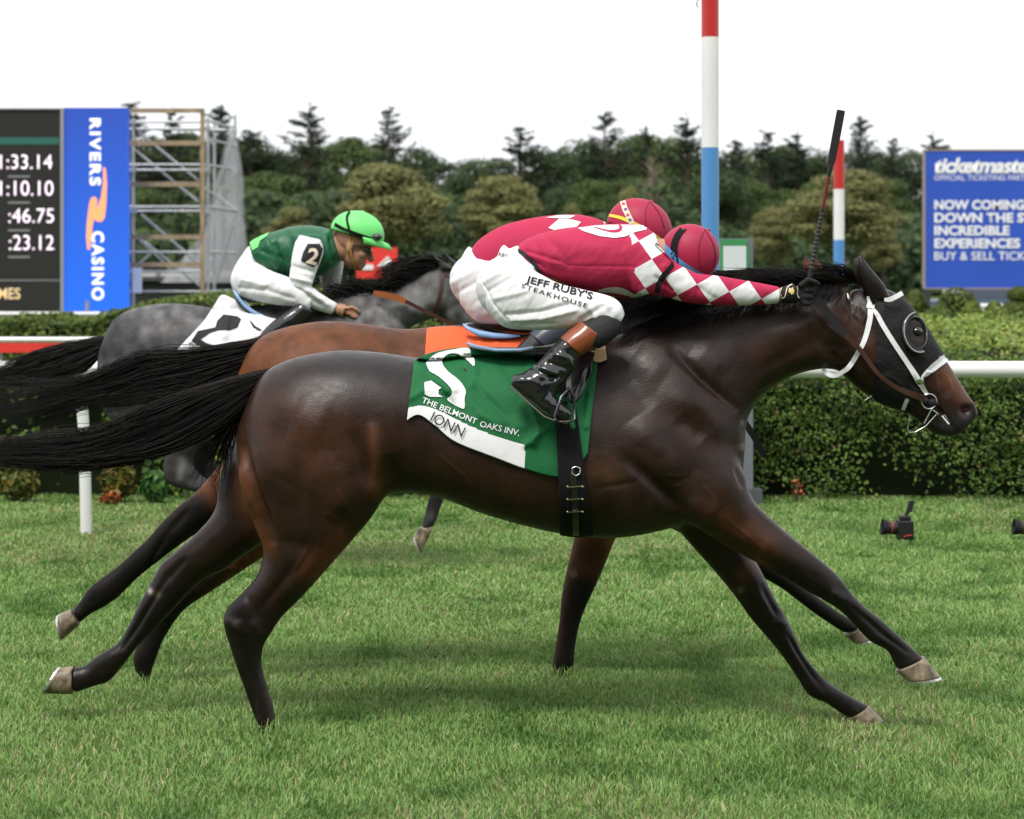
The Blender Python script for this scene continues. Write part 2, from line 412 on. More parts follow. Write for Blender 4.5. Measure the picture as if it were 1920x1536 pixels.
plant(205, 915, .14, .12, 17.6, [(.55,.14,.04),(.40,.12,.04),(.12,.12,.03)], 'low plant with orange red leaves below the yellow leaved one', 120, .022, 3)
plant(35, 890, .30, .30, 17.8, [(.14,.15,.03),(.20,.16,.03),(.06,.10,.02)], 'olive plant at the foot of the hedge by the left edge', 300, .03, 4)
plant(1495, 913, .12, .22, 17.95, [(.70,.20,.08),(.55,.16,.06),(.10,.15,.03),(.08,.13,.03)], 'small orange flower in front of the trimmed hedge', 46, .017, 5)
plant(290, 890, .20, .26, 17.7, [(.05,.13,.03),(.07,.17,.03)], 'bright green leafy plant beside the yellow leaved one', 260, .035, 6)

# ------------------------------------------------------------------ trees
def crown_broad(seed, rx, rz, n_blob, per, size, pal, wts, cone=0.0):
    rng = np.random.default_rng(seed); V = []; F = []; C = []; base = 0
    for b in range(n_blob):
        u = rng.normal(0, 1, 3); u /= np.linalg.norm(u); r = .35 + .55*rng.random()**.5
        zc = u[2]*r; sh = 1 - cone*max(0, (zc+1)/2)
        c = np.array([u[0]*r*rx*sh, u[1]*r*rx*sh, zc*rz]); br = rng.uniform(.24, .46)*rx*(1 - .35*cone)
        q = rng.normal(0, 1, (per, 3)); q /= np.linalg.norm(q, axis=1)[:, None]
        q[:, 2] = np.abs(q[:, 2])*np.where(rng.random(per) < .75, 1, -1)
        P = c + q*br*rng.uniform(.75, 1.08, (per, 1))*np.array([1.1, 1.1, .8])
        col = leaf_cols(per, rng, pal, wts)*rng.uniform(.8, 1.15)
        v, f, cc = leaf_quads(P, q + np.array([0, 0, .4]), size, rng, col, .5, .7)
        V.append(v); F.append(f + base); C.append(cc); base += len(v)
    return np.concatenate(V), np.concatenate(F), np.concatenate(C)

def crown_pine(seed, h, rx, pal, wts, n_limb=95):
    """white pine: uneven plumes of needles on long, upswept limbs with gaps between them"""
    rng = np.random.default_rng(seed); P = []; N = []; limbs = MB(); side = rng.uniform(0, 6.28)
    for k in range(n_limb):
        t = rng.random()**.85; z = h*(.18 + .78*t); a = rng.uniform(0, 6.283)
        L = rx*(1.04 - .93*t)*rng.uniform(.45, 1.2)*(1 + .25*math.cos(a-side)); up = rng.uniform(.05, .55)
        d = np.array([math.cos(a), math.sin(a), up]); s = np.array([0, 0, z]); e = s + d*L + np.array([0, 0, .12*L])
        limbs.tube([s, (s+e)/2 - np.array([0, 0, .1*L]), e], [.07*(1-t)+.03, .04, .012], 4, False)
        m = int(70*L/rx) + 20; tt = rng.random((m, 1))**.6*.85 + .2
        q = s*(1-tt) + e*tt - np.array([0, 0, .1*L])*(4*tt*(1-tt)) + rng.normal(0, 1, (m, 3))*np.array([.34, .34, .15])*(1.05 - .68*t)
        P.append(q); N.append(np.tile([0, 0, 1.], (m, 1)))
    m = 40; P.append(np.array([0, 0, h*.94]) + rng.normal(0, 1, (m, 3))*np.array([.10, .10, h*.03])); N.append(np.tile([0, 0, 1.], (m, 1)))
    P = np.concatenate(P); N = np.concatenate(N)
    V, F, C = leaf_quads(P, N, .165, rng, leaf_cols(len(P), rng, pal, wts), .7, .4)
    return V, F, C, limbs

PAL_D = [(.050,.080,.034),(.070,.104,.040),(.034,.058,.025),(.095,.128,.048)]
PAL_M = [(.074,.118,.036),(.105,.150,.044),(.050,.084,.028),(.135,.172,.054)]
PAL_Y = [(.215,.220,.085),(.275,.265,.110),(.145,.160,.058),(.33,.31,.13)]
PAL_P = [(.036,.056,.034),(.050,.074,.043),(.026,.040,.025)]
def tree_proto(seed, kind):
    if kind == 'pine':
        V, F, C, lb = crown_pine(seed, 18, 4.6, PAL_P, [3,2,2]); cm = mesh_fast('crown', V, F, LEAF_T, False, C)
        lb.tube([(0,0,0),(0,0,9),(0,0,17.3)], [.28,.2,.05], 7); tm = lb.mesh('trunk', M_BARK)
    else:
        pal, w, rx, rz, sz, cone, nb = {'dark': (PAL_D,[4,3,3,1],4.9,7.0,.165,.2,46), 'mid': (PAL_M,[4,3,3,1],4.9,6.4,.165,.25,46), 'yellow': (PAL_Y,[4,3,3,1],4.2,5.0,.135,.55,72)}[kind]
        V, F, C = crown_broad(seed, rx, rz, nb, 330, sz, pal, w, cone); V = V + np.array([0, 0, 12-.3*rz])
        cm = mesh_fast('crown', V, F, LEAF_T, False, C)
        mb = MB(); rng = np.random.default_rng(seed); mb.tube([(0,0,0),(.1,0,5),(0,.1,11)], [.34,.24,.12], 7)
        for k in range(6):
            a = rng.uniform(0, 6.28); z = rng.uniform(4, 9); mb.tube([(0,0,z),(math.cos(a)*2.2, math.sin(a)*2.2, z+2.6)], [.13,.04], 5)
        tm = mb.mesh('trunk', M_BARK)
    zt = float(V[:, 2].max())
    return cm, tm, zt
PROTO = {k: [tree_proto(s*10+i, k) for i in range(n)] for s, (k, n) in enumerate([('dark',4),('mid',3),('yellow',3),('pine',5)])}
def plant_tree(kind, idx, px, top, D, label, group, wide=1.0, rot=0.):
    cm, tm, zt = PROTO[kind][idx % len(PROTO[kind])]
    p = W(px, top, D); s = p.z/zt
    o = thing({'pine':'pine_tree'}.get(kind, 'broadleaf_tree'), (p.x, D, 0), label, 'tree', group)
    o.scale = (s*wide, s*wide, s); o.rotation_euler = (0, 0, rot)
    for n, me in (('crown', cm), ('trunk', tm)):
        q = bpy.data.objects.new(n, me); COL.objects.link(q); q.parent = o
TREETOP_X = [-200,0,200,300,460,540,640,700,800,850,900,940,1000,1060,1100,1180,1250,1310,1380,1420,1500,1560,1640,1700,1800,1920,2120]
TREETOP_Y = [250,248,250,246,246,262,240,262,270,287,292,276,266,262,256,244,244,262,262,272,258,262,276,272,276,280,270]
rng = np.random.default_rng(5)
MARKS = [(60,'scoreboard'),(180,'blue banner'),(340,'scaffold'),(675,'lime helmet'),(835,'grey horse ears'),(1075,'white diamond'),(1331,'tall striped pole'),(1545,'upright riding whip'),(1735,'billboard edge')]
ORD = ['first','second','third','fourth','fifth','sixth','seventh','eighth','ninth']
def wood_label(x, seen, row):
    """which tree of its row it is, counted from the nearest landmark on its left"""
    ms = [m for m in MARKS if m[0] <= x]
    if not ms: k = 'left edge of the picture'; 
    else: k = ms[-1][1]
    seen[k] = seen.get(k, 0) + 1; n = seen[k]
    return row + (', ' + ORD[n-1] + (' right of the ' if ms else ' from the ') + k)
seen = {}
for i, x in enumerate(np.arange(-60, 2010, 52)):
    x_ = x + rng.uniform(-14, 14); kd = 'dark' if rng.random() < .7 else 'mid'
    plant_tree(kd, i, x_, np.interp(x, TREETOP_X, TREETOP_Y) + rng.uniform(-2, 14), 330 + rng.uniform(-14, 14), wood_label(x_, seen, 'broadleaf tree on the skyline'), 'skyline trees of the far wood', rng.uniform(.85, 1.1), rng.uniform(0, 6.28))
seen = {}
for i, x in enumerate(np.arange(-70, 2010, 74)):
    x_ = x + rng.uniform(-25, 25); kd = 'mid' if rng.random() < .55 else 'dark'
    plant_tree(kd, i, x_, np.interp(x, TREETOP_X, TREETOP_Y) + rng.uniform(45, 105), 262 + rng.uniform(-14, 14), wood_label(x_, seen, 'green tree below the skyline trees'), 'mid trees of the far wood', rng.uniform(.9, 1.2), rng.uniform(0, 6.28))
seen = {}
for i, x in enumerate(np.arange(-70, 2010, 88)):
    x_ = x + rng.uniform(-25, 25); kd = 'dark' if rng.random() < .6 else 'mid'
    plant_tree(kd, i+1, x_, rng.uniform(395, 440), 225 + rng.uniform(-8, 8), wood_label(x_, seen, 'short bushy tree low in the wood'), 'short trees of the far wood', rng.uniform(1.1, 1.6), rng.uniform(0, 6.28))
for i, (x, y, wd, lb) in enumerate([(735,304,1.75,'large rounded yellow green tree behind the green silk jockey'), (945,325,1.55,'rounded yellow green tree above the grey horse head'), (545,385,1.5,'yellow green tree left of the green silk jockey'),
        (1580,316,1.9,'large yellow green tree behind the small red white and blue pole'), (1450,385,1.15,'narrow yellow green tree right of the white and green pillar'), (1075,378,.7,'small yellow green tree above the crimson jockeys'), (1655,420,1.2,'low yellow green tree left of the billboard'), (1180,345,.6,'thin yellow green tree left of the tall pole'), (640,400,1.0,'low yellow green tree between the scaffold and the rounded one')]):
    plant_tree('yellow', i, x, y, 186 + 3*i, lb, None, wd, i*1.3)
for i, (x, y, D, wd, lb) in enumerate([(245,184,318,1.0,'pine rising behind the scaffold next to the blue banner'), (320,196,322,.9,'second pine behind the scaffold'), (415,194,320,1.1,'pine above the right end of the scaffold'), (470,232,318,1.2,'short pine just right of the scaffold'),
        (582,178,312,1.15,'tallest dark pine above the green silk jockey'), (728,197,318,.95,'sparse pine standing alone on the skyline'), (975,226,312,1.3,'broad pine over the grey horse'), (1133,206,318,.85,'pine with a narrow top near the middle of the skyline'),
        (1210,226,322,.6,'thin pine left of the tall pole'), (1288,200,312,1.1,'layered pine touching the tall red white and blue pole'), (1440,240,310,1.0,'pine right of the tall pole'), (1495,240,316,1.2,'bushy pine between the two poles'), (1612,216,312,.95,'pine right of the riding whip'), (1674,248,318,.7,'small pine between whip and billboard'), (1748,234,314,1.15,'wide pine peeking over the billboard'), (1380,258,280,1.0,'dense dark pine beside the blue part of the tall pole')]):
    plant_tree('pine', i, x, y, D, lb, None, wd*1.25, i*.9)
# bare grey tree
def bare_tree(px, top, D):
    p = W(px, top, D); root = thing('bare_tree', (p.x, D, 0), 'thin bare grey brown tree left of the tall pole', 'tree'); rng = np.random.default_rng(3); mb = MB(); h = p.z
    mb.tube([(p.x,D,0),(p.x+.2,D,h*.4),(p.x-.1,D,h*.7),(p.x,D,h)], [.34,.26,.16,.03], 7)
    link('trunk', mb.mesh('trunk', mat('dead_wood', (.22,.18,.13), .9)), root); mb = MB()
    for k in range(46):
        z = h*rng.uniform(.25, .92); a = rng.uniform(0, 6.28); L = rng.uniform(1.2, 3.4)*(1.15 - z/h)
        e = Vector((p.x + math.cos(a)*L, D + math.sin(a)*L, z + L*1.0)); s = Vector((p.x, D, z)); mb.tube([s, s.lerp(e, .5) + Vector((0,0,.1)), e], [.08,.05,.012], 4)
        for j in range(4):
            q = s.lerp(e, rng.uniform(.3, .9)); mb.tube([q, q + Vector((rng.normal()*.6, rng.normal()*.6, rng.uniform(.4, 1.1)))], [.03,.008], 3)
    link('branches', mb.mesh('branches', MATS['dead_wood']), root)
bare_tree(1222, 290, 214)
# undergrowth that closes the foot of the wood
def under():
    rng = np.random.default_rng(9); n = 26000
    x = rng.uniform(-56, 58, n); z = rng.random(n)**1.25*8.0*(.6 + .6*value_noise(x*.16, x*0+3, 4)); y = 212 + rng.normal(0, 3.0, n) + z*.3
    V, F, C = leaf_quads(np.stack([x, y, z], 1), np.tile([0,-.7,.7], (n, 1)), .42, rng, leaf_cols(n, rng, PAL_D[:3]+[PAL_M[0]], [3,2,4,1]), .6, .7)
    link('undergrowth', mesh_fast('undergrowth', V, F, LEAF_T, False, C), label='dark undergrowth along the foot of the far wood', cat='undergrowth', kind='stuff')
under()

# ------------------------------------------------------------------ rails
M_WHITE = mat('white_plastic', (.80, .80, .79), .32, .5, noise=(2.5, .05)); M_STEEL = mat('galvanised_steel', (.42, .43, .45), .42, .5, metal=.5, noise=(6, .15))
DR = 15.7
rail = thing('running_rail', (0, DR, 0), 'white running rail with posts beside the horses', 'rail')
zr = W(0, 693, DR).z; mb = MB(); mb.tube([(-7, DR, zr), (-2, DR, zr+.002), (2, DR, zr), (7.2, DR, zr-.003)], .053, 20)
link('rail_tube', mb.mesh('rail_tube', M_WHITE, True), rail)
for k, lean in ((-5.69, .02), (-2.70, .02), (.285, .0), (3.36, 0), (6.3, 0)):
    mb = MB(); mb.tube([(k+lean, DR+.02, -.02), (k+lean*.3, DR+.02, zr*.6), (k-.02, DR+.01, zr-.02)], .037, 16)
    link('post', mb.mesh('post', M_WHITE, True), rail)
    mb = MB(); mb.tube([(k-.10, DR, zr), (k+.06, DR, zr)], .057, 20); link('collar', mb.mesh('collar', M_WHITE, True), rail)
D2 = 33.0; z2 = W(0, 637, D2).z
far = thing('far_rail', (-5, D2, 0), 'thin white rail in front of the long clipped hedge', 'rail')
mb = MB(); mb.tube([(-14, D2, z2), (6, D2, z2)], .036, 10); link('rail_tube', mb.mesh('rail_tube', M_WHITE, True), far)
for k in np.arange(-13, 6, 3.0):
    mb = MB(); mb.tube([(k, D2+.02, 0), (k, D2+.02, z2)], .03, 8); link('post', mb.mesh('post', M_WHITE, True), far)
a = W(-300, 643, 31.5); b = W(300, 661, 31.5)
mb = MB(); mb.box(a.x, b.x, 31.46, 31.5, b.z, a.z); red = thing('red_board', ((a.x+b.x)/2, 31.5, 0), 'long low red advertising board under the thin white rail', 'board')
M_RED = mat('red_board', (.72, .045, .035), .45); link('panel', mb.mesh('panel', M_RED), red)
for k in np.linspace(a.x+.3, b.x-.3, 5):
    mb = MB(); mb.box(k-.02, k+.02, 31.51, 31.55, 0, a.z-.02); link('leg', mb.mesh('leg', M_STEEL), red)

# ------------------------------------------------------------------ text helper
def text_shape(s, bold=0.0, shear=0.0, spacing=1.0):
    cu = bpy.data.curves.new('t', 'FONT'); cu.body = s; cu.offset = bold; cu.shear = shear; cu.space_character = spacing; cu.resolution_u = 4
    o = bpy.data.objects.new('t', cu); COL.objects.link(o); dg = bpy.context.evaluated_depsgraph_get(); dg.update()
    me = bpy.data.meshes.new_from_object(o.evaluated_get(dg), depsgraph=dg); bpy.data.objects.remove(o); bpy.data.curves.remove(cu)
    co = co_of(me)[:, :2].copy(); co -= co.min(0); co /= co.max(0); return me, co
def text_box(name, s, box, D, m, parent, bold=.0, shear=0., vertical=False, spacing=1.0, depth=.012, tilt=0.0):
    """lettering filling the photograph box (x0, y0, x1, y1) on a plane at depth D"""
    me, uv = text_shape(s, bold, shear, spacing); x0, y0, x1, y1 = box
    if vertical: px = x0 + uv[:, 1]*(x1-x0); py = y0 + uv[:, 0]*(y1-y0)
    else: px = x0 + uv[:, 0]*(x1-x0); py = y1 - uv[:, 1]*(y1-y0) + tilt*uv[:, 0]
    co = np.array([tuple(W(a, b, D)) for a, b in zip(px, py)]); set_co(me, co); me.materials.append(m); me.name = name
    return link(name, me, parent)

# ------------------------------------------------------------------ scoreboard, banner
DT = 60.0
def board_box(mb, x0, y0, x1, y1, D, th=.3):
    a = W(x0, y0, D); b = W(x1, y1, D); return mb.box(a.x, b.x, D, D+th, b.z, a.z)
M_SCREEN = mat('led_screen', (.018, .018, .016), .7, .2, emit=(.012,.012,.011,.5)); M_LED = mat('led_digits', (.8,.7,.8), .6, emit=(.95,.80,.92,.75))
M_GOLD = mat('led_gold', (.5,.38,.2), .6, emit=(.62,.45,.24,.7)); M_FRAME = mat('board_frame', (.35,.35,.36), .5, metal=.4)
M_LINE = mat('led_line', (.2,.2,.2), .6, emit=(.25,.25,.25,.4)); M_TEAL = mat('led_teal', (.01,.05,.04), .6, emit=(.01,.07,.05,.8))
sb = thing('scoreboard', W(0, 600, DT)*1.0, 'black electronic scoreboard showing four race times', 'scoreboard')
mb = MB(); board_box(mb, -260, 205, 113, 584, DT); link('screen', mb.mesh('screen', M_SCREEN), sb)
mb = MB(); board_box(mb, -260, 202.5, 120, 205, DT-.05, .4); board_box(mb, 113.2, 205.2, 119, 584, DT-.05, .4); link('frame', mb.mesh('frame', M_FRAME), sb)
mb = MB(); board_box(mb, -260, 258, 112, 271, DT-.01, .008); link('teal_strip', mb.mesh('teal_strip', M_TEAL), sb)
for y in (331, 380, 432, 482): 
    mb = MB(); board_box(mb, 15, y-1.2, 56, y+1.2, DT-.012, .01); link('divider', mb.mesh('divider', M_LINE), sb)
mb = MB(); board_box(mb, -260, 525, 112, 526.5, DT-.012, .01); link('divider', mb.mesh('divider', M_LINE), sb)
for s, x0, y0, y1, x1 in (('1:33.14', 0, 290, 317, 98), ('1:10.10', 0, 339, 367, 100), (':46.75', 16, 391, 418, 101), (':23.12', 17, 441, 469, 101)):
    text_box('time_readout', s, (x0, y0, x1, y1), DT-.02, M_LED, sb, -.004)
text_box('caption', 'TIMES', (-26, 540, 38, 561), DT-.02, M_GOLD, sb, .012)
bn = thing('banner', W(180, 600, DT), 'tall blue casino banner beside the scoreboard', 'banner')
def blue_led():
    m = mat('led_blue', (.02,.09,.45), .6, .3); t = m.node_tree; b = t.nodes['Principled BSDF']
    tc = t.nodes.new('ShaderNodeTexCoord'); g = t.nodes.new('ShaderNodeSeparateXYZ'); r = t.nodes.new('ShaderNodeMapRange'); c = t.nodes.new('ShaderNodeValToRGB')
    t.links.new(tc.outputs['Generated'], g.inputs[0]); t.links.new(g.outputs['Z'], c.inputs[0]); e = c.color_ramp.elements
    e[0].color = (.010,.14,.80,1); e[1].color = (.022,.055,.33,1); t.links.new(c.outputs[0], b.inputs['Emission Color']); b.inputs['Emission Strength'].default_value = .75
    b.inputs['Base Color'].default_value = (.01,.04,.2,1); return m
mb = MB(); board_box(mb, 120, 202, 240, 584, DT+.02); link('panel', mb.mesh('panel', blue_led()), bn)
M_LW = mat('led_white', (.8,.8,.85), .6, emit=(.9,.92,1,.55)); M_LO = mat('led_orange', (.7,.25,.1), .6, emit=(.95,.33,.13,.7))
text_box('lettering', 'RIVERS', (168, 222, 189, 348), DT, M_LW, bn, .03, vertical=True, spacing=1.25)
text_box('lettering', 'CASINO', (172, 434, 195, 563), DT, M_LW, bn, .03, vertical=True, spacing=1.25)
lg = [(193,313),(198,316),(200,345),(199,380),(196,408),(190,416),(181,415),(176,410),(173,425),(171,448),(168,469),(164,468),(162,445),(163,418),(168,380),(171,371),(178,369),(182,375),(181,390),(184,386),(190,368),(194,340)]
v = [W(x, y, DT) for x, y in lg]; f = [tuple(range(len(v)))]
me = mesh_np('logo', v + [p + Vector((0,.015,0)) for p in v], [tuple(range(len(v)))] + [tuple(range(2*len(v)-1, len(v)-1, -1))], M_LO, False)
bm = bmesh.new(); bm.from_mesh(me); bmesh.ops.triangulate(bm, faces=bm.faces); bm.to_mesh(me); bm.free(); link('logo', me, bn)
fr = thing('base_rail', W(0, 588, DT-.3), 'pale metal walkway rail under the scoreboard', 'rail')
a = W(-260, 588.5, DT-.4); b = W(235, 588.5, DT-.4); mb = MB(); mb.tube([a, b], .05, 8); link('rail_tube', mb.mesh('rail_tube', mat('pale_metal', (.6,.6,.62), .4, metal=.3)), fr)
for x in (-150, 5, 48, 128, 163):
    p = W(x, 590, DT-.4); mb = MB(); mb.box(p.x-.04, p.x+.04, p.y-.02, p.y+.06, 0, p.z - .051 if x != 163 else W(0,564,DT-.4).z); link('post', mb.mesh('post', M_STEEL), fr)

# ------------------------------------------------------------------ scaffold
DS = 62.0
sc = thing('scaffold_tower', W(330, 600, DS), 'open steel and timber scaffold tower right of the blue banner', 'scaffold')
M_TIMBER = mat('scaffold_timber', (.30,.23,.15), .85, .2, noise=(5, .25))
def stube(x0, y0, x1, y1, D=DS, D1=None, r=.032, nm='tube', m=M_STEEL):
    mb = MB(); mb.tube([W(x0, y0, D), W(x1, y1, D1 or D)], r, 8); link(nm, mb.mesh(nm, m, True), sc)
def plank(x0, y0, x1, y1, D):
    mb = MB(); a = W(x0, y0, D); b = W(x1, y1, D); mb.box(a.x, b.x, D-.03, D+.03, b.z, a.z); link('plank', mb.mesh('plank', M_TIMBER), sc)
for y in (203, 264, 341, 440, 492): plank(238, y, 376, y+9, DS-.9)
plank(375.5, 203, 384, 560, DS-.85)
for y in (229, 242, 309, 319, 388, 396, 473, 509, 547): stube(238, y, 386, y)
for y, dy in ((226, 15), (259, 16), (309, 9), (388, 8), (472, 2), (547, -2)): stube(386, y, 443, y+dy, DS, DS+2.0)
stube(392, 388, 443, 395, DS-1.2, DS+1.0); stube(238, 242, 443, 244, DS+1.4)
for x, y0, D in ((250, 222, DS), (390, 222, DS), (441, 215, DS+2.0), (250, 222, DS+1.6), (402, 226, DS+1.6)):
    p = W(x, y0, D); mb = MB(); mb.tube([p, (p.x, D, 0)], .038, 8); link('standard', mb.mesh('standard', M_STEEL, True), sc)
for q in ((259,247,373,340),(255,283,371,378),(264,402,373,495),(269,452,374,536),(443,243,397,385),(442,402,400,543),(380,350,438,391),(255,500,285,475),(252,440,320,505)): stube(*q, DS+.2)
for x, y in ((250,229),(250,319),(250,396),(390,242),(390,319),(390,396),(441,320),(441,418)):
    p = W(x, y, DS-.06); mb = MB(); mb.box(p.x-.06, p.x+.06, p.y-.05, p.y+.05, p.z-.06, p.z+.06); link('coupler', mb.mesh('coupler', M_STEEL), sc)
p = W(257, 525, DS-1.0); mb = MB(); mb.box(p.x-.11, p.x+.11, p.y, p.y+.05, p.z-.32, p.z+.30); link('notice', mb.mesh('notice', M_WHITE), sc)
# low dark building and pale tents behind the scaffold
bd = thing('low_pavilion', W(330, 560, 90), 'low dark roofed pavilion seen through the scaffold', 'building')
mb = MB(); a = W(235, 527, 90); b = W(470, 560, 90); mb.box(a.x, b.x, 90, 94, 0, a.z); link('wall', mb.mesh('wall', mat('dark_wall', (.03,.032,.03), .8)), bd)
mb = MB(); a = W(232, 519, 89.7); b = W(474, 527, 89.7); mb.box(a.x, b.x, 89.6, 94.4, b.z+.003, a.z); link('roof', mb.mesh('roof', mat('dark_roof', (.05,.05,.05), .7)), bd)
for k, (x0, x1) in enumerate(((262, 292), (302, 378), (386, 428))):
    mb = MB(); a = W(x0, 508, 96); b = W(x1, 519, 96); mb.box(a.x, b.x, 96, 98, b.z-.5, a.z); link('clerestory', mb.mesh('clerestory', mat('pale_panel', (.42,.42,.42), .6)), bd)

# water spray behind the scaffold
def spray():
    rows = []
    for t, xl, xr, y in ((0,432,440,248),(.1,420,448,275),(.3,405,457,340),(.55,388,461,420),(.8,340,464,485),(1,300,466,530)):
        a = W(xl, y, 72); b = W(xr, y, 72); rows.append((a.x, a.z, b.x, b.z, .25 + .9*t, 72, 0))
    v, f = loft(rows, 3, 18); m = bpy.data.materials.new('water_spray'); m.use_nodes = True; t = m.node_tree; t.nodes.clear()
    o = t.nodes.new('ShaderNodeOutputMaterial'); p = t.nodes.new('ShaderNodeVolumePrincipled'); p.inputs['Color'].default_value = (.97,.98,1,1); p.inputs['Anisotropy'].default_value = .2
    tc = t.nodes.new('ShaderNodeTexCoord'); n = t.nodes.new('ShaderNodeTexNoise'); n.inputs['Scale'].default_value = 1.1; n.inputs['Detail'].default_value = 3
    mp = t.nodes.new('ShaderNodeMapping'); mp.inputs['Scale'].default_value = (2.6, 1, .5); r = t.nodes.new('ShaderNodeMapRange')
    r.inputs['From Min'].default_value = .35; r.inputs['From Max'].default_value = .75; r.inputs['To Min'].default_value = .10; r.inputs['To Max'].default_value = 1.9
    t.links.new(tc.outputs['Object'], mp.inputs[0]); t.links.new(mp.outputs[0], n.inputs[0]); t.links.new(n.outputs['Fac'], r.inputs[0]); t.links.new(r.outputs[0], p.inputs['Density'])
    t.links.new(p.outputs[0], o.inputs['Volume'])
    me = mesh_np('water_spray', v, f, m, True); bm = bmesh.new(); bm.from_mesh(me); bmesh.ops.recalc_face_normals(bm, faces=bm.faces); bm.to_mesh(me); bm.free()
    link('water_spray', me, label='pale mist of a water sprinkler behind the scaffold', cat='water spray', kind='stuff')
spray()

# ------------------------------------------------------------------ billboard
DBB = 70.0
bb = thing('billboard', W(1900, 620, DBB), 'blue ticket advertising billboard on posts at the right edge', 'billboard')
M_BLUE = mat('billboard_blue', (.028,.085,.46), .5, .3, noise=(.8, .06)); M_BBW = mat('billboard_white', (.82,.82,.85), .5)
mb = MB(); board_box(mb, 1735, 283, 2190, 540, DBB, .12); link('panel', mb.mesh('panel', M_BLUE), bb)
mb = MB(); board_box(mb, 1731, 281.5, 1735, 541.5, DBB-.02, .16); board_box(mb, 1735, 280, 2194, 283, DBB-.02, .16); board_box(mb, 1735, 540, 2194, 542.5, DBB-.02, .16); link('frame', mb.mesh('frame', mat('billboard_frame', (.30,.24,.2), .7)), bb)
for x in (1738, 1960, 2180):
    mb = MB(); p = W(x, 542.6, DBB+.03); mb.box(p.x-.09, p.x+.09, DBB-.01, DBB+.09, 0, p.z); link('post', mb.mesh('post', mat('dark_post', (.03,.03,.035), .7)), bb)
text_box('lettering', 'ticketmaster', (1752, 296, 1946, 325), DBB-.025, M_BBW, bb, .035, .25, spacing=.92)
text_box('lettering', 'OFFICIAL TICKETING', (1752, 328, 1885, 338.5), DBB-.025, M_BBW, bb, .0); text_box('lettering', 'PARTNER', (1891, 328, 1946, 338.5), DBB-.025, M_BBW, bb, .0)
text_box('lettering', 'NOW COMING', (1752, 375, 1921, 393.5), DBB-.025, M_BBW, bb, .035)
text_box('lettering', 'DOWN THE STRETCH', (1752, 399, 2020, 417.5), DBB-.025, M_BBW, bb, .035)
text_box('lettering', 'INCREDIBLE', (1752, 423, 1893, 441.5), DBB-.025, M_BBW, bb, .035)
text_box('lettering', 'EXPERIENCES', (1752, 447, 1913, 465.5), DBB-.025, M_BBW, bb, .035)
text_box('lettering', 'BUY & SELL TICKETS', (1752, 472, 1958, 488), DBB-.025, M_BBW, bb, .006)

# ------------------------------------------------------------------ striped poles
M_PRED = mat('pole_red', (.52,.028,.025), .35, .5); M_PBLUE = mat('pole_blue', (.085,.27,.58), .35, .5)
def striped_pole(px, D, r, bands, label, stripes_up):
    x = W(px, 0, D).x; root = thing('striped_pole', (x, D, 0), label, 'pole', 'red white and blue poles'); z = 0.0
    for top_py, m, nm in bands:
        zt = W(px, top_py, D).z; mb = MB(); mb.tube([(x, D, z), (x, D, zt)], r, 24); link(nm, mb.mesh(nm, m, True), root); z = zt
        if nm != 'red_band': pass
    mb = MB(); mb.tube([(x, D, 0), (x, D, .03)], r*2.2, 20); link('base_plate', mb.mesh('base_plate', M_STEEL), root)
    return root
p1 = striped_pole(1331.5, 17.2, .0605, ((277, M_PBLUE, 'blue_band'), (70, M_WHITE, 'white_band'), (-130, M_PRED, 'red_band')), 'tall red white and blue finish pole behind the crimson helmets', 0)
xp = W(1331.5, 0, 17.2).x; mb = MB(); mb.tube([(xp-.07, 17.2, W(0,-6,17.2).z), (xp-.095, 17.2, W(0,6,17.2).z), (xp-.085, 17.2, W(0,14,17.2).z)], .006, 6); link('cord_hook', mb.mesh('cord_hook', M_STEEL), p1)
striped_pole(1573, 33, .072, ((450, M_PBLUE, 'blue_band'), (355, M_WHITE, 'white_band'), (263, M_PRED, 'red_band')), 'smaller red white and blue pole behind the riding whip', 0)

# pillar with white panel
DP = 17.75
pl = thing('timing_pillar', W(1382, 940, DP), 'grey pillar with white panel and green header behind the horse neck', 'pillar')
M_GREY = mat('grey_paint', (.20,.21,.23), .5); M_GREEN = mat('sign_green', (.06,.36,.12), .5)
mb = MB(); a = W(1350, 447, DP); b = W(1412, 915, DP); mb.box(a.x, b.x, DP, DP+.2, .12, a.z); link('column', mb.mesh('column', M_GREY), pl)
mb = MB(); a = W(1348, 900, DP); b = W(1428, 940, DP); mb.box(a.x, b.x, DP-.06, DP+.26, 0, .118); link('plinth', mb.mesh('plinth', mat('plinth_grey', (.09,.10,.11), .7)), pl)
mb = MB(); a = W(1353, 449, DP-.02); b = W(1400, 460, DP-.02); mb.box(a.x, b.x, DP-.02, DP-.003, b.z, a.z); link('header', mb.mesh('header', M_GREEN), pl)
mb = MB(); a = W(1356, 460, DP-.02); b = W(1399, 560, DP-.02); mb.box(a.x, b.x, DP-.018, DP-.003, b.z, a.z-.003); link('white_panel', mb.mesh('white_panel', mat('lit_panel', (.85,.88,.88), .4)), pl)
for x0, x1 in ((1350.5,1355.5),(1399.5,1404)):
    mb = MB(); a = W(x0, 460, DP-.02); b = W(x1, 560, DP-.02); mb.box(a.x, b.x, DP-.02, DP-.003, b.z, a.z-.003); link('edge_trim', mb.mesh('edge_trim', M_GREEN), pl)

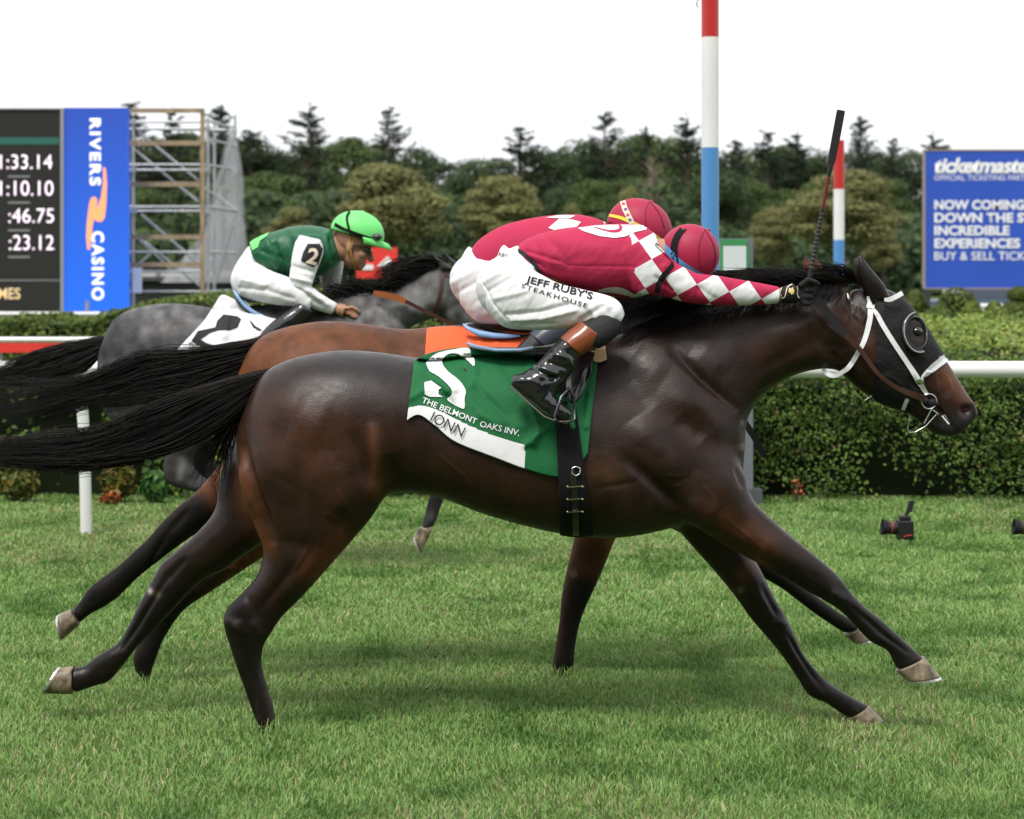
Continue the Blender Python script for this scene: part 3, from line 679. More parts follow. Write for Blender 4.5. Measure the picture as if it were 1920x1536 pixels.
# red sign behind the green jockey
rs = thing('red_sign', W(706, 600, 50), 'red sign with a white triangle behind the green silk jockey', 'sign')
mb = MB(); board_box(mb, 668, 464, 745, 522, 50, .06); link('panel', mb.mesh('panel', M_RED), rs)
tri = [W(x, y, 49.98) for x, y in ((706,500),(742,500),(727,480))]; link('white_triangle', mesh_np('white_triangle', tri + [p + Vector((0,.015,0)) for p in tri], [(0,1,2),(5,4,3),(0,3,4,1),(1,4,5,2),(2,5,3,0)], M_WHITE, False), rs)
mb = MB(); board_box(mb, 672, 496, 700, 506, 49.98, .015); link('white_stripe', mb.mesh('white_stripe', M_WHITE), rs)
for x in (680, 733):
    mb = MB(); p = W(x, 522, 50.1); mb.tube([p, (p.x, 50.1, 0)], .03, 8); link('post', mb.mesh('post', M_STEEL), rs)

# ------------------------------------------------------------------ clipped shrubs, pavilion, cars on the right
def topiary(px, py, wpx, hpx, D, label, tiers=None, pal=None, seed=1):
    c = W(px, py, D); rng = np.random.default_rng(seed); root = thing('clipped_shrub', (c.x, D, 0), label, 'shrub'); s = D/FPX
    pal = pal or [(.095,.125,.022),(.125,.155,.030),(.065,.09,.018)]; V = []; F = []; C = []; base = 0; core = MB()
    for (ox, oy, w, h) in (tiers or [(0, 0, wpx, hpx)]):
        n = 1500; u = rng.normal(0, 1, (n, 3)); u /= np.linalg.norm(u, axis=1)[:, None]; u[:, 2] = np.where(u[:, 2] < -.15, -.15 - .15*rng.random(n), u[:, 2])
        cc = np.array([c.x + ox*s, D, c.z - (oy + h*.35)*s]); rr = np.array([w*s/2, w*s/2, h*s*.9])
        prof = 1 - .25*np.clip(u[:, 2], 0, 1); P = cc + u*rr*np.stack([prof, prof, np.ones(n)], 1)*rng.uniform(.95, 1.03, (n, 1))
        v, f, cl = leaf_quads(P, u, .035, rng, leaf_cols(n, rng, pal, [3,3,2]), .45); V.append(v); F.append(f+base); C.append(cl); base += len(v)
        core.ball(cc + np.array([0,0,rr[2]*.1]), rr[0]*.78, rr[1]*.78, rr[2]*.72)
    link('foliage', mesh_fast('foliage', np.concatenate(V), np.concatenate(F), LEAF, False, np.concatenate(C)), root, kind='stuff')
    link('shade_core', core.mesh('shade_core', M_CORE, True), root)  # solid dark balls whose colour stands for the shade between the leaves
    mb = MB(); mb.tube([(c.x+.05, D, 0), (c.x-.02, D, c.z*.5), (c.x, D, c.z)], .07, 8); link('trunk', mb.mesh('trunk', M_BARK, True), root)
topiary(1795, 568, 92, 52, 45, 'domed clipped shrub on a dark stem under the billboard', seed=2)
topiary(1716, 562, 46, 40, 47, 'clipped shrub left of the billboard post', [(0,0,46,32),(4,24,44,30)], seed=3)
topiary(1908, 556, 60, 30, 45, 'two tiered clipped shrub at the right edge', [(4,-8,46,18),(0,18,60,24)], seed=4)
YG = [(.17,.22,.04),(.21,.26,.05),(.12,.17,.03)]
topiary(1822, 585, 40, 32, 36, 'bright yellow green bush right of the domed shrub', [(0,0,40,34),(-6,14,44,30)], YG, 5)
topiary(1864, 585, 46, 34, 36, 'bright yellow green bush below the parked cars', [(0,0,44,34),(6,14,48,30)], YG, 6)
topiary(1760, 588, 60, 26, 38, 'low green bush below the billboard post', None, [(.09,.15,.03),(.12,.18,.03),(.06,.10,.02)], 7)
pv = thing('parking_shelter', W(1870, 560, 95), 'long shelter with pale roof edge beyond the parked cars', 'building')
mb = MB(); a = W(1818, 541, 95); b = W(2050, 552, 95); mb.box(a.x, b.x, 95, 101, b.z, a.z); link('roof', mb.mesh('roof', mat('fascia', (.36,.36,.32), .7)), pv)
for x in (1822, 1877, 1930, 1985, 2040):
    p = W(x, 552, 95.3); mb = MB(); mb.box(p.x-.08, p.x+.08, 95.2, 95.4, 0, p.z-.003); link('post', mb.mesh('post', mat('post_beige', (.45,.4,.36), .7)), pv)
mb = MB(); a = W(1818, 553, 100.6); b = W(2050, 560, 100.6); mb.box(a.x, b.x, 100.6, 100.9, 0, a.z); link('back_wall', mb.mesh('back_wall', MATS['dark_wall']), pv)
def car(px, D, color, label, ang=0.):
    c = W(px, 0, D); root = thing('parked_car', (c.x, D, 0), label, 'car', 'parked cars'); M = mat('car_'+label[:9], color, .25, .5, coat=.6); G = mat('car_glass', (.03,.045,.07), .08, .6)
    prof = [(-2.15,.35),(-2.2,.7),(-2.0,.88),(-1.25,.95),(-.65,1.42),(.75,1.45),(1.5,1.0),(2.1,.86),(2.2,.6),(2.15,.35)]
    v = []; n = len(prof)
    for y in (-.85, .85):
        for x, z in prof: v.append((c.x+x, D+y*(1 if z < 1.1 else .82), z))
    f = [tuple(range(n-1,-1,-1)), tuple(range(n, 2*n))] + [(i, (i+1) % n, n+(i+1) % n, n+i) for i in range(n)]
    link('body', mesh_np('body', v, f, M, False), root)
    mb = MB(); mb.add([(c.x-1.15,D-.86,.98),(c.x-.62,D-.73,1.37),(c.x+.7,D-.73,1.39),(c.x+1.38,D-.86,1.0),(c.x-1.15,D-.80,.98),(c.x-.62,D-.68,1.37),(c.x+.7,D-.68,1.39),(c.x+1.38,D-.80,1.0)], [(0,3,2,1),(4,5,6,7),(0,1,5,4),(1,2,6,5),(2,3,7,6),(3,0,4,7)])
    link('window', mb.mesh('window', G), root)
    for sx in (-1.35, 1.38):
        for sy in (-.80, .80):
            mb = MB(); mb.tube([(c.x+sx, D+sy-.1, .32), (c.x+sx, D+sy+.1, .32)], .32, 16); w_ = link('wheel', mb.mesh('wheel', mat('tyre', (.02,.02,.02), .8)), root)
            mb = MB(); mb.tube([(c.x+sx, D+sy-.11, .32), (c.x+sx, D+sy+.11, .32)], .19, 12); link('rim', mb.mesh('rim', M_STEEL), w_)
car(1852, 78, (.10,.14,.20), 'slate blue car parked beyond the bushes under the billboard')
car(2010, 78, (.45,.46,.48), 'silver car parked at the right edge beyond the shrubs')
ub = thing('white_bench', W(1860, 590, 60), 'white bench in front of the parked car', 'bench')
mb = MB(); a = W(1838, 569, 60); b = W(1880, 575, 60); mb.box(a.x, b.x, 60, 60.05, b.z, a.z); link('backrest', mb.mesh('backrest', M_WHITE), ub)
mb = MB(); a = W(1842, 579, 59.7); b = W(1876, 583, 59.7); mb.box(a.x, b.x, 59.5, 59.95, b.z, a.z); link('seat', mb.mesh('seat', M_WHITE), ub)
for x in (1844, 1874):
    p = W(x, 583, 59.7); mb = MB(); mb.box(p.x-.03, p.x+.03, 59.6, 59.9, 0, p.z-.003); link('leg', mb.mesh('leg', M_WHITE), ub)

# ------------------------------------------------------------------ remote cameras on the grass
M_BLACK = mat('camera_black', (.012,.012,.013), .42, .5); M_RUB = mat('rubber_black', (.015,.015,.016), .75, .3)
def remote_camera(px, base_py, label, flip=1):
    D = 15.3; c = W(px, base_py, D); x, z = c.x, .02; root = thing('remote_camera', (x, D, 0), label, 'camera', 'remote cameras on the turf')
    mb = MB(); mb.box(x-.02, x+.075, D-.06, D+.06, z, z+.115); mb.box(x-.005, x+.06, D-.035, D+.035, z+.1152, z+.145); bm_ = mb.mesh('body', M_BLACK)
    o = link('body', bm_, root); bv = o.modifiers.new('b', 'BEVEL'); bv.width = .006; bv.segments = 2
    mb = MB(); mb.tube([(x-.021, D, z+.065), (x-.075, D, z+.070)], [.038, .040], 20); link('lens', mb.mesh('lens', M_BLACK, True), root)
    mb = MB(); mb.tube([(x-.0752, D, z+.070), (x-.115, D, z+.076)], [.041, .052], 20, False); mb.tube([(x-.080, D, z+.071), (x-.082, D, z+.071)], .036, 20); hd = link('lens_hood', mb.mesh('lens_hood', M_RUB, True), root)
    mb = MB(); mb.tube([(x-.050, D, z+.0685), (x-.056, D, z+.069)], .0412, 20); link('red_ring', mb.mesh('red_ring', mat('lens_red', (.5,.03,.03), .4)), root)
    mb = MB(); mb.tube([(x+.03, D, z+.1452), (x+.05, D, z+.17)], .010, 8); link('arm', mb.mesh('arm', M_BLACK, True), root)
    mb = MB(); mb.add([(x+.035,D-.02,z+.165),(x+.068,D-.02,z+.165),(x+.085,D-.02,z+.235),(x+.058,D-.02,z+.235),(x+.035,D+.02,z+.165),(x+.068,D+.02,z+.165),(x+.085,D+.02,z+.235),(x+.058,D+.02,z+.235)], [(0,1,2,3),(7,6,5,4),(0,4,5,1),(1,5,6,2),(2,6,7,3),(3,7,4,0)]); link('radio_trigger', mb.mesh('radio_trigger', M_RUB), root)
    mb = MB(); mb.tube([(x+.01,D-.062,z+.02),(x+.03,D-.075,z+.028),(x+.06,D-.066,z+.03)], .004, 6); link('strap', mb.mesh('strap', MATS['lens_red']), root)
    mb = MB(); mb.box(x-.05, x+.08, D-.05, D+.05, 0, z-.0005); link('ground_plate', mb.mesh('ground_plate', M_RUB), root)
remote_camera(1688, 1017, 'black remote camera with raised trigger lying on the turf left of the other')
remote_camera(1935, 1017, 'black remote camera on the turf cut by the right edge')
# ------------------------------------------------------------------ horses
DF, DB, DG = 9.0, 10.04, 13.76          # depth of the three horses

def rows_px(spec, D, yo=0.0):
    """spec rows (ax, ay, bx, by, w [, egg]) in photograph pixels -> loft rows at depth D+yo"""
    out = []
    for r in spec:
        a = W(r[0], r[1], D + yo); b = W(r[2], r[3], D + yo)
        out.append((a.x, a.z, b.x, b.z, r[4], D + yo, r[5] if len(r) > 5 else 0.0))
    return np.array(out)

def shift(rows, dx, dz, dy=0.0):
    q = np.array(rows, float)
    q[:, [0, 2]] += np.reshape(dx, (-1, 1)); q[:, [1, 3]] += np.reshape(dz, (-1, 1)); q[:, 5] += dy
    return q

TRUNK = [(484,712,446,800,.07),(503,692,449,872,.155),(556,670,512,952,.235),(640,657,630,966,.268),(720,662,738,926,.258,.05),
         (800,672,822,932,.248,.10),(880,664,900,961,.262,.16),(960,660,980,984,.272,.2),(1040,652,1058,1001,.268,.24),
         (1112,642,1150,1008,.25,.28),(1172,622,1242,994,.232,.3),(1222,612,1325,965,.215,.25),(1262,625,1385,905,.18,.1),(1300,660,1396,850,.12)]
NECK = [(1130,655,1330,930,.16,.2),(1180,620,1390,870,.165,.3),(1232,600,1400,790,.142,.35),(1300,582,1428,745,.118,.3),(1380,563,1472,712,.102,.25),
        (1460,547,1515,696,.094,.2),(1530,536,1555,692,.088,.15),(1585,532,1588,700,.08)]
HEAD = [(1596,545,1568,690,.065),(1638,537,1588,711,.092),(1678,549,1622,739,.10,.0),(1710,579,1655,757,.098,.0),(1737,616,1688,768,.083,-.05),
        (1761,654,1712,782,.069,-.1),(1785,693,1733,799,.059,-.1),(1809,732,1750,813,.056),(1827,758,1772,819,.053),(1834,777,1793,818,.036)]
EAR = [(1610,476,1614,477,.004),(1607,492,1627,496,.018),(1609,515,1645,517,.028),(1616,540,1660,536,.032),(1626,566,1668,558,.028)]
RH_F = [(560,740,680,740,.05),(490,790,735,780,.115),(446,870,738,890,.138),(458,934,708,958,.12),(478,990,668,1008,.105),(493,1032,636,1044,.092),(483,1077,600,1084,.078),
        (455,1111,566,1120,.062),(424,1143,528,1158,.05),(420,1175,508,1188,.047),(432,1215,494,1213,.038),(445,1255,491,1245,.032),(459,1293,501,1287,.031),(470,1325,511,1320,.033),(480,1352,518,1352,.036),(486,1375,524,1375,.036)]
LH_F = [(540,740,660,780,.05),(455,790,650,860,.11),(414,880,600,960,.12),(404,953,525,1000,.10),(370,998,466,1036,.085),(330,1033,421,1068,.07),(302,1058,381,1088,.056),
        (283,1092,347,1119,.048),(263,1128,323,1146,.042),(245,1165,290,1180,.032),(223,1203,257,1214,.03),(200,1219,231,1248,.038),(178,1233,205,1277,.034),(157,1249,182,1285,.03),(136,1252,140,1299,.04)]
RF_F = [(1270,740,1210,790,.04),(1340,810,1215,890,.10),(1392,880,1255,960,.122),(1412,935,1306,990,.10),(1450,976,1352,1020,.082),(1492,1012,1405,1048,.068),(1535,1047,1458,1076,.056),
        (1569,1077,1505,1104,.049),(1597,1112,1545,1126,.046),(1623,1139,1577,1147,.038),(1657,1166,1606,1177,.033),(1682,1189,1632,1203,.036),(1702,1207,1662,1219,.034),(1720,1224,1674,1239,.036),(1731,1234,1680,1254,.042)]
LF_F = [(1340,850,1220,930,.11),(1372,950,1262,985,.11),(1400,1020,1300,1028,.095),(1428,1072,1342,1074,.078),(1452,1120,1378,1118,.06),(1473,1155,1408,1160,.05),
        (1489,1188,1438,1195,.046),(1505,1224,1468,1232,.036),(1530,1256,1494,1270,.033),(1556,1281,1516,1303,.037),(1585,1300,1548,1318,.034),(1610,1314,1575,1336,.036),(1627,1323,1590,1345,.042)]
LH_B = [(520,760,640,850,.11),(430,850,540,930,.10),(372,918,440,968,.075),(335,948,395,985,.056),(306,976,352,1012,.046),(277,1009,318,1037,.034),(248,1036,278,1068,.031),(222,1060,250,1092,.031),
        (178,1093,224,1118,.038),(162,1108,196,1138,.034),(148,1130,170,1152,.03),(138,1142,150,1168,.036)]
RH_B = [(470,800,720,820,.13),(440,900,640,930,.12),(410,980,560,1000,.10),(370,1050,470,1060,.07),(318,1098,395,1110,.055),(288,1135,350,1140,.047),(275,1165,325,1170,.036),(262,1200,306,1202,.032),(250,1230,294,1232,.037),(254,1262,284,1264,.034),(262,1290,292,1290,.035)]
LF_B = [(1080,800,1260,820,.11),(1090,900,1210,910,.11),(1082,970,1172,970,.088),(1074,1020,1150,1020,.07),(1062,1070,1130,1070,.055),(1053,1115,1108,1118,.046),(1050,1150,1092,1155,.04),
        (1044,1195,1081,1198,.033),(1037,1235,1077,1236,.037),(1034,1262,1074,1262,.036),(1040,1290,1080,1290,.036)]
RF_B = [(1240,800,1120,900,.11),(1290,890,1190,950,.105),(1340,960,1260,1000,.085),(1400,1010,1340,1040,.066),(1450,1050,1405,1075,.052),(1505,1095,1462,1108,.045),(1545,1128,1500,1130,.038),
        (1590,1162,1555,1172,.032),(1620,1182,1590,1196,.036),(1648,1200,1618,1214,.034)]

STROKES = [  # (polyline, sigma px, height m): shallow relief of the muscles
    ([(1170,850),(1226,902),(1278,955)],13,-.020), ([(1187,781),(1225,840),(1262,890)],32,.017), ([(1269,775),(1310,816)],20,-.014),
    ([(1236,729),(1310,760),(1370,825)],26,.010), ([(1257,655),(1308,706),(1373,762)],9,-.016), ([(1300,650),(1357,692)],28,.009),
    ([(1115,904),(1190,894)],6,-.005), ([(1373,868),(1390,906)],8,-.016), ([(1385,830),(1392,880)],14,.014), ([(1280,935),(1330,960)],22,.014),
    ([(1330,995),(1400,1025),(1470,1065)],8,-.010), ([(1380,985),(1440,1020)],18,.008), ([(1170,690),(1215,760)],22,-.006), ([(1190,660),(1240,700)],30,.006),
    ([(466,830),(482,884),(506,950),(522,1005)],9,-.020), ([(452,850),(466,900),(488,960)],13,.012), ([(566,860),(576,912),(578,950)],9,-.009),
    ([(641,840),(650,900),(648,965)],30,.018), ([(667,800),(690,850),(703,900)],14,-.013), ([(706,790),(712,860),(706,915)],9,.014),
    ([(736,845),(742,900)],18,-.022), ([(646,945),(646,990)],6,-.007), ([(560,780),(620,800)],40,.010), ([(540,1000),(600,1020)],14,-.008), ([(600,1040),(540,1110)],12,.006),
    ([(830,800),(930,870)],60,.006), ([(470,1100),(500,1150)],8,-.006), ([(455,1150),(470,1180)],7,.005),
    ([(1520,620),(1570,680)],14,-.012), ([(1600,640),(1640,700)],30,.010), ([(1690,690),(1745,738)],6,.006), ([(1700,705),(1750,752)],9,-.008),
    ([(1440,640),(1540,590)],30,.010), ([(1400,700),(1520,640)],12,-.006), ([(1460,600),(1560,560)],14,-.005),
    ([(1746,756),(1765,778),(1786,806)],4,-.014), ([(1740,790),(1775,812)],8,.006), ([(1722,622)],17,-.010), ([(1720,600),(1742,622)],7,.007), ([(1755,700),(1770,745)],10,-.006),
    ([(1590,1130),(1640,1175),(1690,1212)],5,-.010), ([(1480,1075),(1560,1118)],7,-.010), ([(1480,1195),(1520,1260),(1548,1300)],5,-.010), ([(1430,1100),(1465,1165)],7,-.010), ([(468,1200),(474,1240),(490,1330)],6,-.011), ([(300,1100),(255,1175),(222,1225)],5,-.010), ([(1545,1100),(1575,1118)],9,.008), ([(1455,1165),(1478,1180)],9,.008), ([(345,1050),(300,1100)],8,-.009), ([(430,1150),(455,1165)],9,.007), ([(480,1150),(500,1185)],9,.007), ([(560,1050),(500,1130)],9,-.009), ([(1400,1000),(1500,1060)],14,.008), ([(1420,1040),(1500,1085)],6,-.007), ([(1340,1030),(1400,1120)],10,.007), ([(1560,1075),(1590,1105)],7,.006),
    ([(1592,563),(1600,575),(1596,588),(1606,600)],2.6,.0035), ([(1580,570),(1586,590),(1580,610)],2.6,.003), ([(1610,575),(1618,590),(1612,606)],2.6,.003), ([(1640,700),(1668,708),(1690,728)],3,.0035), ([(1745,690),(1752,720),(1745,745)],3,.0035), ([(1770,700),(1780,730),(1776,750)],3,.003),
    ([(1240,880),(1262,884),(1280,880)],2.8,.003), ([(1250,905),(1270,900)],2.8,.003), ([(1310,900),(1330,930),(1326,955)],3,.003), ([(1350,960),(1400,1000),(1440,1040)],3,.0035), ([(820,840),(870,880),(900,920)],3,.003), ([(640,905),(656,940),(668,960)],2.6,.0035), ([(620,950),(640,962)],2.6,.003), ([(590,1010),(560,1060)],3,.0035), ([(520,880),(560,900)],10,-.004),
    ([(1560,640),(1585,655)],4,-.005), ([(1555,655),(1580,672)],4,.004), ([(1545,600),(1575,625)],5,-.004), ([(1420,735),(1450,722)],4,-.004), ([(1385,790),(1400,770)],5,-.006), ([(880,940),(1000,975)],16,.004), ([(900,820),(905,930)],10,-.0025), ([(940,830),(948,950)],10,.0025), ([(985,890),(992,965)],10,-.0025), ([(1130,930),(1140,990)],12,-.003),
    ([(1807,768)],11,-.022), ([(1800,755),(1822,758),(1826,778)],6,.006),
]

RELAX = [([(480,800),(620,820),(720,860),(640,960)],130), ([(800,820),(1000,840),(1150,830)],150), ([(1180,720),(1300,840),(1290,930)],120), ([(1250,680),(1340,720)],90), ([(1570,620),(1600,640)],50)]

def sculpt(me, strokes, offx, offz, scale=1.0):
    """push the surface out or in along strokes given in the front horse's own plane"""
    co = co_of(me); no = no_of(me)
    P = np.stack([(co[:, 0] - offx) * FPX / DF + HX, HY - (co[:, 2] - offz - CAMH) * FPX / DF], 1)
    side = np.clip((np.abs(no[:, 1]) - .15) / .5, 0, 1)
    d = np.zeros(len(co))
    for poly, sg, amp in strokes:
        q = seg_dist(P, poly); a = np.array(poly[0], float); b = np.array(poly[-1], float); L = max(np.hypot(*(b-a)), 1e-6)
        t = ((P-a) @ ((b-a)/L))/L if len(poly) > 1 else np.full(len(P), .5)
        d += amp * np.exp(-(q / sg) ** 2) * np.clip(.15 + 1.1*np.sin(np.pi*np.clip(t*.92+.04, 0, 1)), 0, 1)
    d += .00025*(value_noise(P[:, 0]/17, P[:, 1]/13, 31) - .5)*2 + .0014*(value_noise(P[:, 0]/46, P[:, 1]/40, 32) - .5)*2
    co += no * (d * side * scale)[:, None]
    set_co(me, co)

def hoof_mesh(name, c0, c1, toe, heel, yc, hw, mat_):
    """c0 front and c1 back of the coronet, toe and heel of the sole (world x,z)"""
    rows = []
    for t in np.linspace(0, 1, 5):
        a = (1-t)*np.array(c0) + t*np.array(toe); b = (1-t)*np.array(c1) + t*np.array(heel)
        rows.append((a[0], a[1], b[0], b[1], hw*(.86 + .22*t), yc, 0))
    v, f = loft(rows, 2, 18, 2.3)
    return mesh_np(name, v, f, mat_, True)

def strands(name, guides, n, depth, mat_, width=.0016, spread=.012, seed=1, segs=14, wob=.006, tipvar=.35, core=0.0):
    """hair: strands interpolated across a fan of guide polylines (world points)"""
    rng = np.random.default_rng(seed)
    G = []
    for g in guides:
        g = np.array([tuple(p) for p in g]); G.append(catmull(g, 8))
    m = 60; GR = []
    for g in G:
        L = np.r_[0, np.cumsum(np.linalg.norm(np.diff(g, axis=0), axis=1))]; L /= L[-1]
        GR.append(np.stack([np.interp(np.linspace(0, 1, m), L, g[:, k]) for k in range(3)], 1))
    GR = np.array(GR); k = len(GR)
    V = []; F = []
    for i in range(n):
        a = rng.uniform(0, k - 1); j = min(int(a), k - 2); t = a - j
        c = GR[j]*(1-t) + GR[j+1]*t
        end = 1 - tipvar*rng.random()**1.5
        s = np.linspace(0, end, segs)
        p = np.stack([np.interp(s, np.linspace(0, 1, m), c[:, q]) for q in range(3)], 1)
        ph = rng.uniform(0, 6.28, 3); fr = rng.uniform(3, 9, 3); am = rng.normal(0, 1, 3)*wob
        grow = (s/1.0)[:, None]
        p += grow*am*np.sin(fr*s[:, None]*2 + ph)
        off = rng.normal(0, 1, 3)*spread; off[1] = rng.normal(0, 1)*depth
        p += off*(.35 + .65*np.sqrt(s))[:, None]
        d = np.gradient(p, axis=0); d /= np.linalg.norm(d, axis=1)[:, None] + 1e-9
        side = np.cross(d, [0, 1, 0]); side /= np.linalg.norm(side, axis=1)[:, None] + 1e-9
        nrm = np.cross(d, side)
        w = width*rng.uniform(.7, 1.5)*(1 - .8*(s/max(end, 1e-3))**2)
        b = len(V)
        for q in range(segs):
            V += [p[q] + side[q]*w[q], p[q] - side[q]*w[q]*.5 + nrm[q]*w[q]*.87, p[q] - side[q]*w[q]*.5 - nrm[q]*w[q]*.87]
        for q in range(segs - 1):
            for e in range(3):
                F.append((b+q*3+e, b+q*3+(e+1) % 3, b+q*3+3+(e+1) % 3, b+q*3+3+e))
    return mesh_fast(name, np.array(V), np.array(F), mat_, True)

M_HAIR = mat('horse_hair_black', (.0065, .0045, .0038), .5, .28, noise=(5, .6))
def coat_mat(name, rough=.37, spec=.32):
    m = mat(name, (.03, .02, .015), rough, spec, attr='Col', noise=(14, .35), bump=(150, .06, .003), sheen=0.0); t = m.node_tree; b = t.nodes['Principled BSDF']
    tc = t.nodes.new('ShaderNodeTexCoord'); mp = t.nodes.new('ShaderNodeMapping'); mp.inputs['Scale'].default_value = (26, 26, 60); n = t.nodes.new('ShaderNodeTexNoise'); n.inputs['Scale'].default_value = 1.0; n.inputs['Detail'].default_value = 6
    m2 = t.nodes.new('ShaderNodeMapping'); m2.inputs['Scale'].default_value = (90, 90, 330); m2.inputs['Rotation'].default_value = (0, .5, 0); h = t.nodes.new('ShaderNodeTexNoise'); h.inputs['Scale'].default_value = 1.0; h.inputs['Detail'].default_value = 3
    u = t.nodes.new('ShaderNodeBump'); u.inputs['Strength'].default_value = .34; u.inputs['Distance'].default_value = .0022; t.links.new(tc.outputs['Object'], m2.inputs[0]); t.links.new(m2.outputs[0], h.inputs[0]); t.links.new(h.outputs['Fac'], u.inputs['Height']); t.links.new(u.outputs[0], b.inputs['Normal'])
    r = t.nodes.new('ShaderNodeMapRange'); r.inputs['From Min'].default_value = .3; r.inputs['From Max'].default_value = .7; r.inputs['To Min'].default_value = rough-.05; r.inputs['To Max'].default_value = rough+.08
    t.links.new(tc.outputs['Object'], mp.inputs[0]); t.links.new(mp.outputs[0], n.inputs[0]); t.links.new(n.outputs['Fac'], r.inputs[0]); t.links.new(r.outputs[0], b.inputs['Roughness'])
    return m
M_COAT = coat_mat('coat_dark_bay'); M_COATB = coat_mat('coat_bay', .5, .2); M_COATG = coat_mat('coat_grey', .6, .2)
def hoof_mat():
    m = mat('hoof_horn', (.19, .15, .10), .45, .4, noise=(30, .85), bump=(60, .3, .003)); return m
M_HOOF = hoof_mat(); M_SHOE = mat('shoe_aluminium', (.62, .62, .62), .35, .5, metal=.7)
M_EYE = mat('horse_eye', (.008, .005, .004), .06, .6, coat=.6)
M_NOSTRIL = mat('nostril_inner', (.035, .007, .007), .6, .2)

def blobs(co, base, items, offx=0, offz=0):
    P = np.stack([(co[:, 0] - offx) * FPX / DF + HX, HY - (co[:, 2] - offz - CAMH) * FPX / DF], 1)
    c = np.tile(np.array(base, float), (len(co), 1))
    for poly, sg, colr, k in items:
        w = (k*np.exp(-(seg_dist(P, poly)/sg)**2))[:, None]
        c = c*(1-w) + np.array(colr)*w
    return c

def build_horse(key, root, D, trunk, neck, head, ears, legs, voxel, coat, strokes_off, col_fn, sculpted=True):
    mb = MB()
    for rws in (trunk, neck, head): mb.add(*loft(rws, 7, 56))
    for e in ears: mb.add(*loft(e, 3, 12))
    for l in legs: mb.add(*loft(l, 6, 28, 2.1))
    me = fused('body', mb, voxel, 5, coat)
    ox, oz = strokes_off
    co = co_of(me); P = np.stack([(co[:, 0] - ox) * FPX / DF + HX, HY - (co[:, 2] - oz - CAMH) * FPX / DF], 1)
    wt = np.zeros(len(co))
    for poly, sg in RELAX: wt = np.maximum(wt, np.exp(-(seg_dist(P, poly)/sg)**4))
    relax(me, wt, int(60*(.0075/voxel)**2))
    if sculpted: sculpt(me, STROKES, *strokes_off)
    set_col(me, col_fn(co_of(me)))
    link('body', me, root)
    return me

# --- front horse
horse_f = thing('horse', (0, DF, 0), 'dark brown horse with black blinker hood stretched out nearest the camera', 'horse', 'racing horses')
ear_n = rows_px(EAR, DF, -.055); ear_f = shift(rows_px(EAR, DF, .055), -.012, -.01)
DK = (.0052, .0040, .0036); BR = (.040, .019, .012); RED = (.085, .030, .012)
def col_front(co):
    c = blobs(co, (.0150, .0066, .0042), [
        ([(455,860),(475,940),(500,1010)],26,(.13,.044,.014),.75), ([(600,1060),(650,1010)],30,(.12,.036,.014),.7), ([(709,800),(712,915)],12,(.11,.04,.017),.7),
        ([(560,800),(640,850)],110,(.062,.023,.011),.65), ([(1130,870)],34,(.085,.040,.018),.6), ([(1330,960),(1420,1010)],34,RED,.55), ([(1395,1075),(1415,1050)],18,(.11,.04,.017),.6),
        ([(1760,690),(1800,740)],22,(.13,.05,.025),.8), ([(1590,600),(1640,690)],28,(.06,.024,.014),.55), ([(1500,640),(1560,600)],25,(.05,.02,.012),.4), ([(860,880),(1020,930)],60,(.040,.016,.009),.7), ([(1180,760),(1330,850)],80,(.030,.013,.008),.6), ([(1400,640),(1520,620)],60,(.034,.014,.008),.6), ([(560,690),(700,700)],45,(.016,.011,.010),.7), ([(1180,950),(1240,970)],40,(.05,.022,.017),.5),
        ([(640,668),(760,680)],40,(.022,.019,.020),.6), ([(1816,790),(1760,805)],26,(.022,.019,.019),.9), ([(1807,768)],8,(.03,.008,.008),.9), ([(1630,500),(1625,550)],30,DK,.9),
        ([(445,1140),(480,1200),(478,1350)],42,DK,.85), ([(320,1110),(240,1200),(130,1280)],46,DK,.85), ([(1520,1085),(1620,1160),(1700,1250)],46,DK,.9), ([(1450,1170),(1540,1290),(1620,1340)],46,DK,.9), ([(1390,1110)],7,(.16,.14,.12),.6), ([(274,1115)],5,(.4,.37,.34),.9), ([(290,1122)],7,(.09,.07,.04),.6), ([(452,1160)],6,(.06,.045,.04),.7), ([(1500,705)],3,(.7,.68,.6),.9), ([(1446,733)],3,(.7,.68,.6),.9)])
    return c
legs_f = [rows_px(RH_F, DF, -.13), rows_px(LH_F, DF, .13), rows_px(RF_F, DF, -.12), rows_px(LF_F, DF, .10)]
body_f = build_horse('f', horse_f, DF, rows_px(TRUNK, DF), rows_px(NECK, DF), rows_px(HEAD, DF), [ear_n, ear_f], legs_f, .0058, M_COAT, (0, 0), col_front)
BVH_F = bvh_of(body_f)

def P2(px, py, y):
    p = W(px, py, y); return (p.x, p.z)
def hoof(root, c0, c1, toe, heel, y, hw=.052, shoe=None):
    me = hoof_mesh('hoof', P2(*c0, y), P2(*c1, y), P2(*toe, y), P2(*heel, y), y, hw, M_HOOF)
    h = link('hoof', me, root)
    a = np.array(P2(*toe, y)); b = np.array(P2(*heel, y)); up = (np.array(P2(*c0, y)) + np.array(P2(*c1, y)))/2 - (a+b)/2; up /= np.linalg.norm(up)
    rows = [(*(a + up*.001), *(b + up*.001), hw*1.07, y, 0), (*(a - up*.010), *(b - up*.010), hw*1.07, y, 0)]
    v, f = loft(rows, 1, 18, 2.3); link('shoe', mesh_np('shoe', v, f, M_SHOE, False), h)
hoof(horse_f, (1733,1231), (1679,1257), (1762,1268), (1699,1276), DF-.12)
hoof(horse_f, (1628,1322), (1589,1347), (1659,1353), (1606,1362), DF+.10)
hoof(horse_f, (137,1302), (138,1249), (84,1300), (113,1252), DF+.13, .05)

